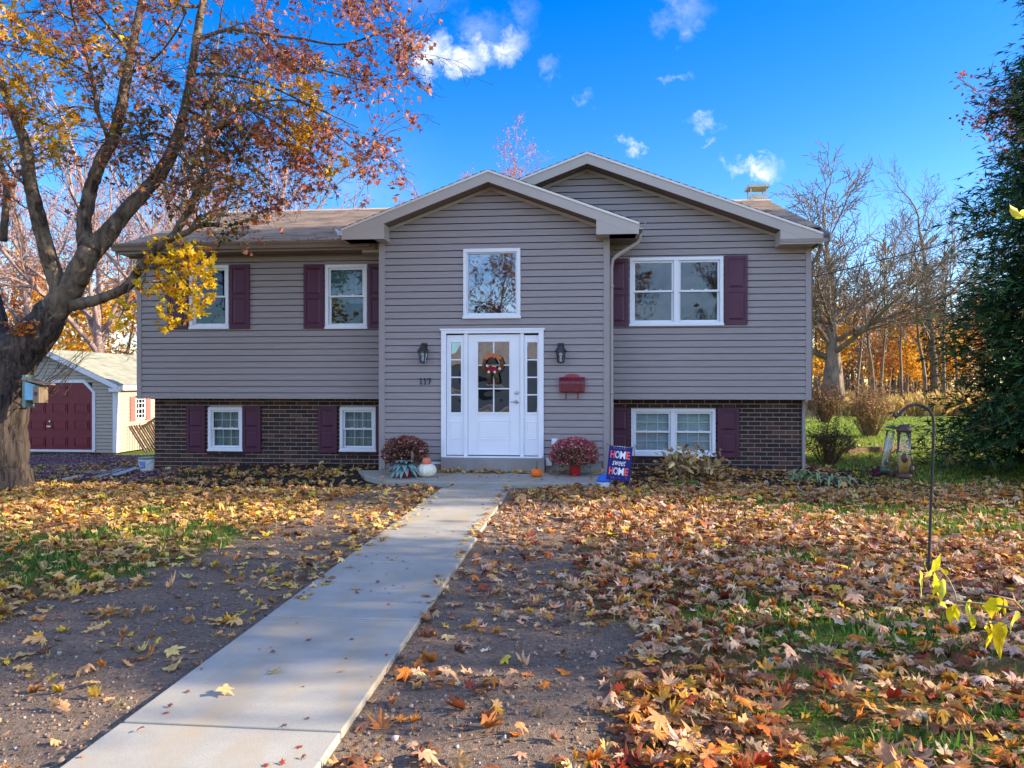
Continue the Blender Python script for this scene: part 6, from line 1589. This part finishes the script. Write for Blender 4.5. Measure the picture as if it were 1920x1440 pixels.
# ------------------------------------------------------------------ sun, sky, camera
SUN_EL, SUN_AZ = R(23.5), R(90-1.5)          # azimuth from +Y towards +X: almost square to the house, a touch behind it
sl = bpy.data.lights.new('sun', 'SUN'); sl.energy = 4.7; sl.angle = R(.53); sl.color = (1., .83, .58)
so = bpy.data.objects.new('sun', sl); COL.objects.link(so)
sd = Vector((math.sin(SUN_AZ)*math.cos(SUN_EL), math.cos(SUN_AZ)*math.cos(SUN_EL), math.sin(SUN_EL)))
so.rotation_euler = (-sd).to_track_quat('-Z', 'Y').to_euler(); so.location = sd*60
wd = bpy.data.worlds.new('World'); SC.world = wd; wd.use_nodes = True; nt = wd.node_tree; N, Lk = nt.nodes.new, nt.links.new
bg = nt.nodes['Background']
sky = N('ShaderNodeTexSky'); sky.sky_type = 'NISHITA'; sky.sun_disc = False; sky.sun_elevation = SUN_EL; sky.sun_rotation = SUN_AZ
sky.altitude = 100; sky.air_density = 1.; sky.dust_density = .4; sky.ozone_density = 2.2
hsv = N('ShaderNodeHueSaturation'); Lk(sky.outputs[0], hsv.inputs['Color']); hsv.inputs['Saturation'].default_value = 1.5; hsv.inputs['Value'].default_value = 1.; hsv.inputs['Hue'].default_value = .518
tc = N('ShaderNodeTexCoord'); dirv = tc.outputs['Generated']
def dot(vec):
    n = N('ShaderNodeVectorMath'); n.operation = 'DOT_PRODUCT'; Lk(dirv, n.inputs[0]); n.inputs[1].default_value = vec; return n.outputs['Value']
def mth(op, a, b=None, c=None, clamp=False):
    n = N('ShaderNodeMath'); n.operation = op; n.use_clamp = clamp
    for i, v in enumerate((a, b, c)):
        if v is None: continue
        if isinstance(v, (int, float)): n.inputs[i].default_value = v
        else: Lk(v, n.inputs[i])
    return n.outputs[0]
fw, rt, zz_ = dot((-ST, CT, 0)), dot((CT, ST, 0)), dot((0, 0, 1))
cu0, cv0 = mth('DIVIDE', rt, fw), mth('DIVIDE', zz_, fw)           # bearing and height of a cloud, seen from the ground
cb = N('ShaderNodeCombineXYZ'); Lk(cu0, cb.inputs[0]); Lk(cv0, cb.inputs[1])
n1 = N('ShaderNodeTexNoise'); Lk(cb.outputs[0], n1.inputs['Vector']); setv(n1, Scale=13., Detail=8., Roughness=.62, Distortion=.3)
n2 = N('ShaderNodeTexNoise'); Lk(cb.outputs[0], n2.inputs['Vector']); setv(n2, Scale=48., Detail=6., Roughness=.65, Distortion=.4)
nz = mth('ADD', mth('MULTIPLY', mth('SUBTRACT', n1.outputs[0], .5), 2.4), mth('MULTIPLY', mth('SUBTRACT', n2.outputs[0], .5), 1.1))
sa, sb = N('ShaderNodeSeparateColor'), N('ShaderNodeSeparateColor'); Lk(n1.outputs['Color'], sa.inputs[0]); Lk(n2.outputs['Color'], sb.inputs[0])
warp = lambda base, ch: mth('ADD', base, mth('ADD', mth('MULTIPLY', mth('SUBTRACT', sa.outputs[ch], .5), .09), mth('MULTIPLY', mth('SUBTRACT', sb.outputs[ch], .5), .05)))
cu, cv = warp(cu0, 0), warp(cv0, 1)
tot = None
front = mth('GREATER_THAN', fw, .05)
for px, py, a, b, dens, soft in ((800, 105, 52, 40, 1., .55), (862, 112, 60, 30, .95, .6), (930, 90, 62, 34, 1., .6), (905, 50, 60, 30, .4, 1.2), (985, 35, 30, 45, .3, 1.2), (1285, 20, 60, 40, .5, 1.2), (1292, 60, 26, 26, .5, 1.1), (1262, 148, 30, 12, .4, 1.), (1033, 140, 30, 18, .35, 1.1), (1092, 190, 22, 14, .3, 1.),
                                 (1184, 262, 25, 13, .8, .8), (1335, 228, 26, 14, .55, 1.), (1342, 262, 12, 8, .5, 1.), (1420, 318, 52, 24, .95, .6), (690, 290, 150, 90, .18, 1.6), (790, 10, 90, 30, .28, 1.4), (220, 140, 90, 60, .5, 1.3), (130, 560, 200, 70, .75, 1.2), (1690, 590, 120, 40, .4, 1.2), (640, 350, 160, 40, .4, 1.4)):
    u0, v0 = (px-960)/FPX, (HZ-py)/FPX
    du = mth('MULTIPLY', mth('SUBTRACT', cu, u0), FPX/a); dv = mth('MULTIPLY', mth('SUBTRACT', cv, v0), FPX/b)
    r2 = mth('SQRT', mth('ADD', mth('MULTIPLY', du, du), mth('MULTIPLY', dv, dv)))
    e = mth('ADD', mth('SUBTRACT', 1.15, r2), mth('MULTIPLY', nz, .55))
    e = mth('MULTIPLY', mth('POWER', mth('DIVIDE', e, soft*1.7, None, True), 1.4), dens)
    tot = e if tot is None else mth('MAXIMUM', tot, e)
tot = mth('MULTIPLY', tot, front, None, True)
mx = N('ShaderNodeMix'); mx.data_type = 'RGBA'; Lk(tot, mx.inputs[0]); Lk(hsv.outputs[0], mx.inputs[6]); mx.inputs[7].default_value = (3.6, 3.75, 4.0, 1)
# added bright cloud, out of view overhead and behind the camera, to fill the shade
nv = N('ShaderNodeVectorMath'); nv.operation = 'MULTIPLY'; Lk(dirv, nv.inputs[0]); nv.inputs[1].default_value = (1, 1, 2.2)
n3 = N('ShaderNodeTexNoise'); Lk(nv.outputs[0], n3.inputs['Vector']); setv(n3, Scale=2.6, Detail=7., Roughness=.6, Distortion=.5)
bk_ = mth('MULTIPLY', mth('SUBTRACT', .35, fw), 1.6, None, True); fill_cloud = mth('MULTIPLY', mth('ADD', mth('MULTIPLY', mth('SUBTRACT', n3.outputs[0], .42), 3.2), .0, None, True), bk_, None, True)
mx2 = N('ShaderNodeMix'); mx2.data_type = 'RGBA'; Lk(mth('MULTIPLY', fill_cloud, .9), mx2.inputs[0]); Lk(mx.outputs[2], mx2.inputs[6]); mx2.inputs[7].default_value = (9.2, 10.6, 13., 1)
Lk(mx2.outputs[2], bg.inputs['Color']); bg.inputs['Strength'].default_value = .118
CLOUD = mx
cd = bpy.data.cameras.new('camera'); cd.lens = 26.0; cd.sensor_width = 36; cd.clip_end = 2000; cd.clip_start = .05; cd.shift_y = .001
co_ = bpy.data.objects.new('camera', cd); COL.objects.link(co_); co_.location = (0, 0, EYE); co_.rotation_euler = (R(90), 0, TH); SC.camera = co_
SC.view_settings.view_transform = 'Standard'; SC.view_settings.look = 'None'; SC.view_settings.exposure = 1.55; SC.view_settings.gamma = 1
SC.view_settings.use_curve_mapping = False
SC.cycles.max_bounces = 6; SC.cycles.transparent_max_bounces = 12; SC.cycles.caustics_reflective = False; SC.cycles.caustics_refractive = False
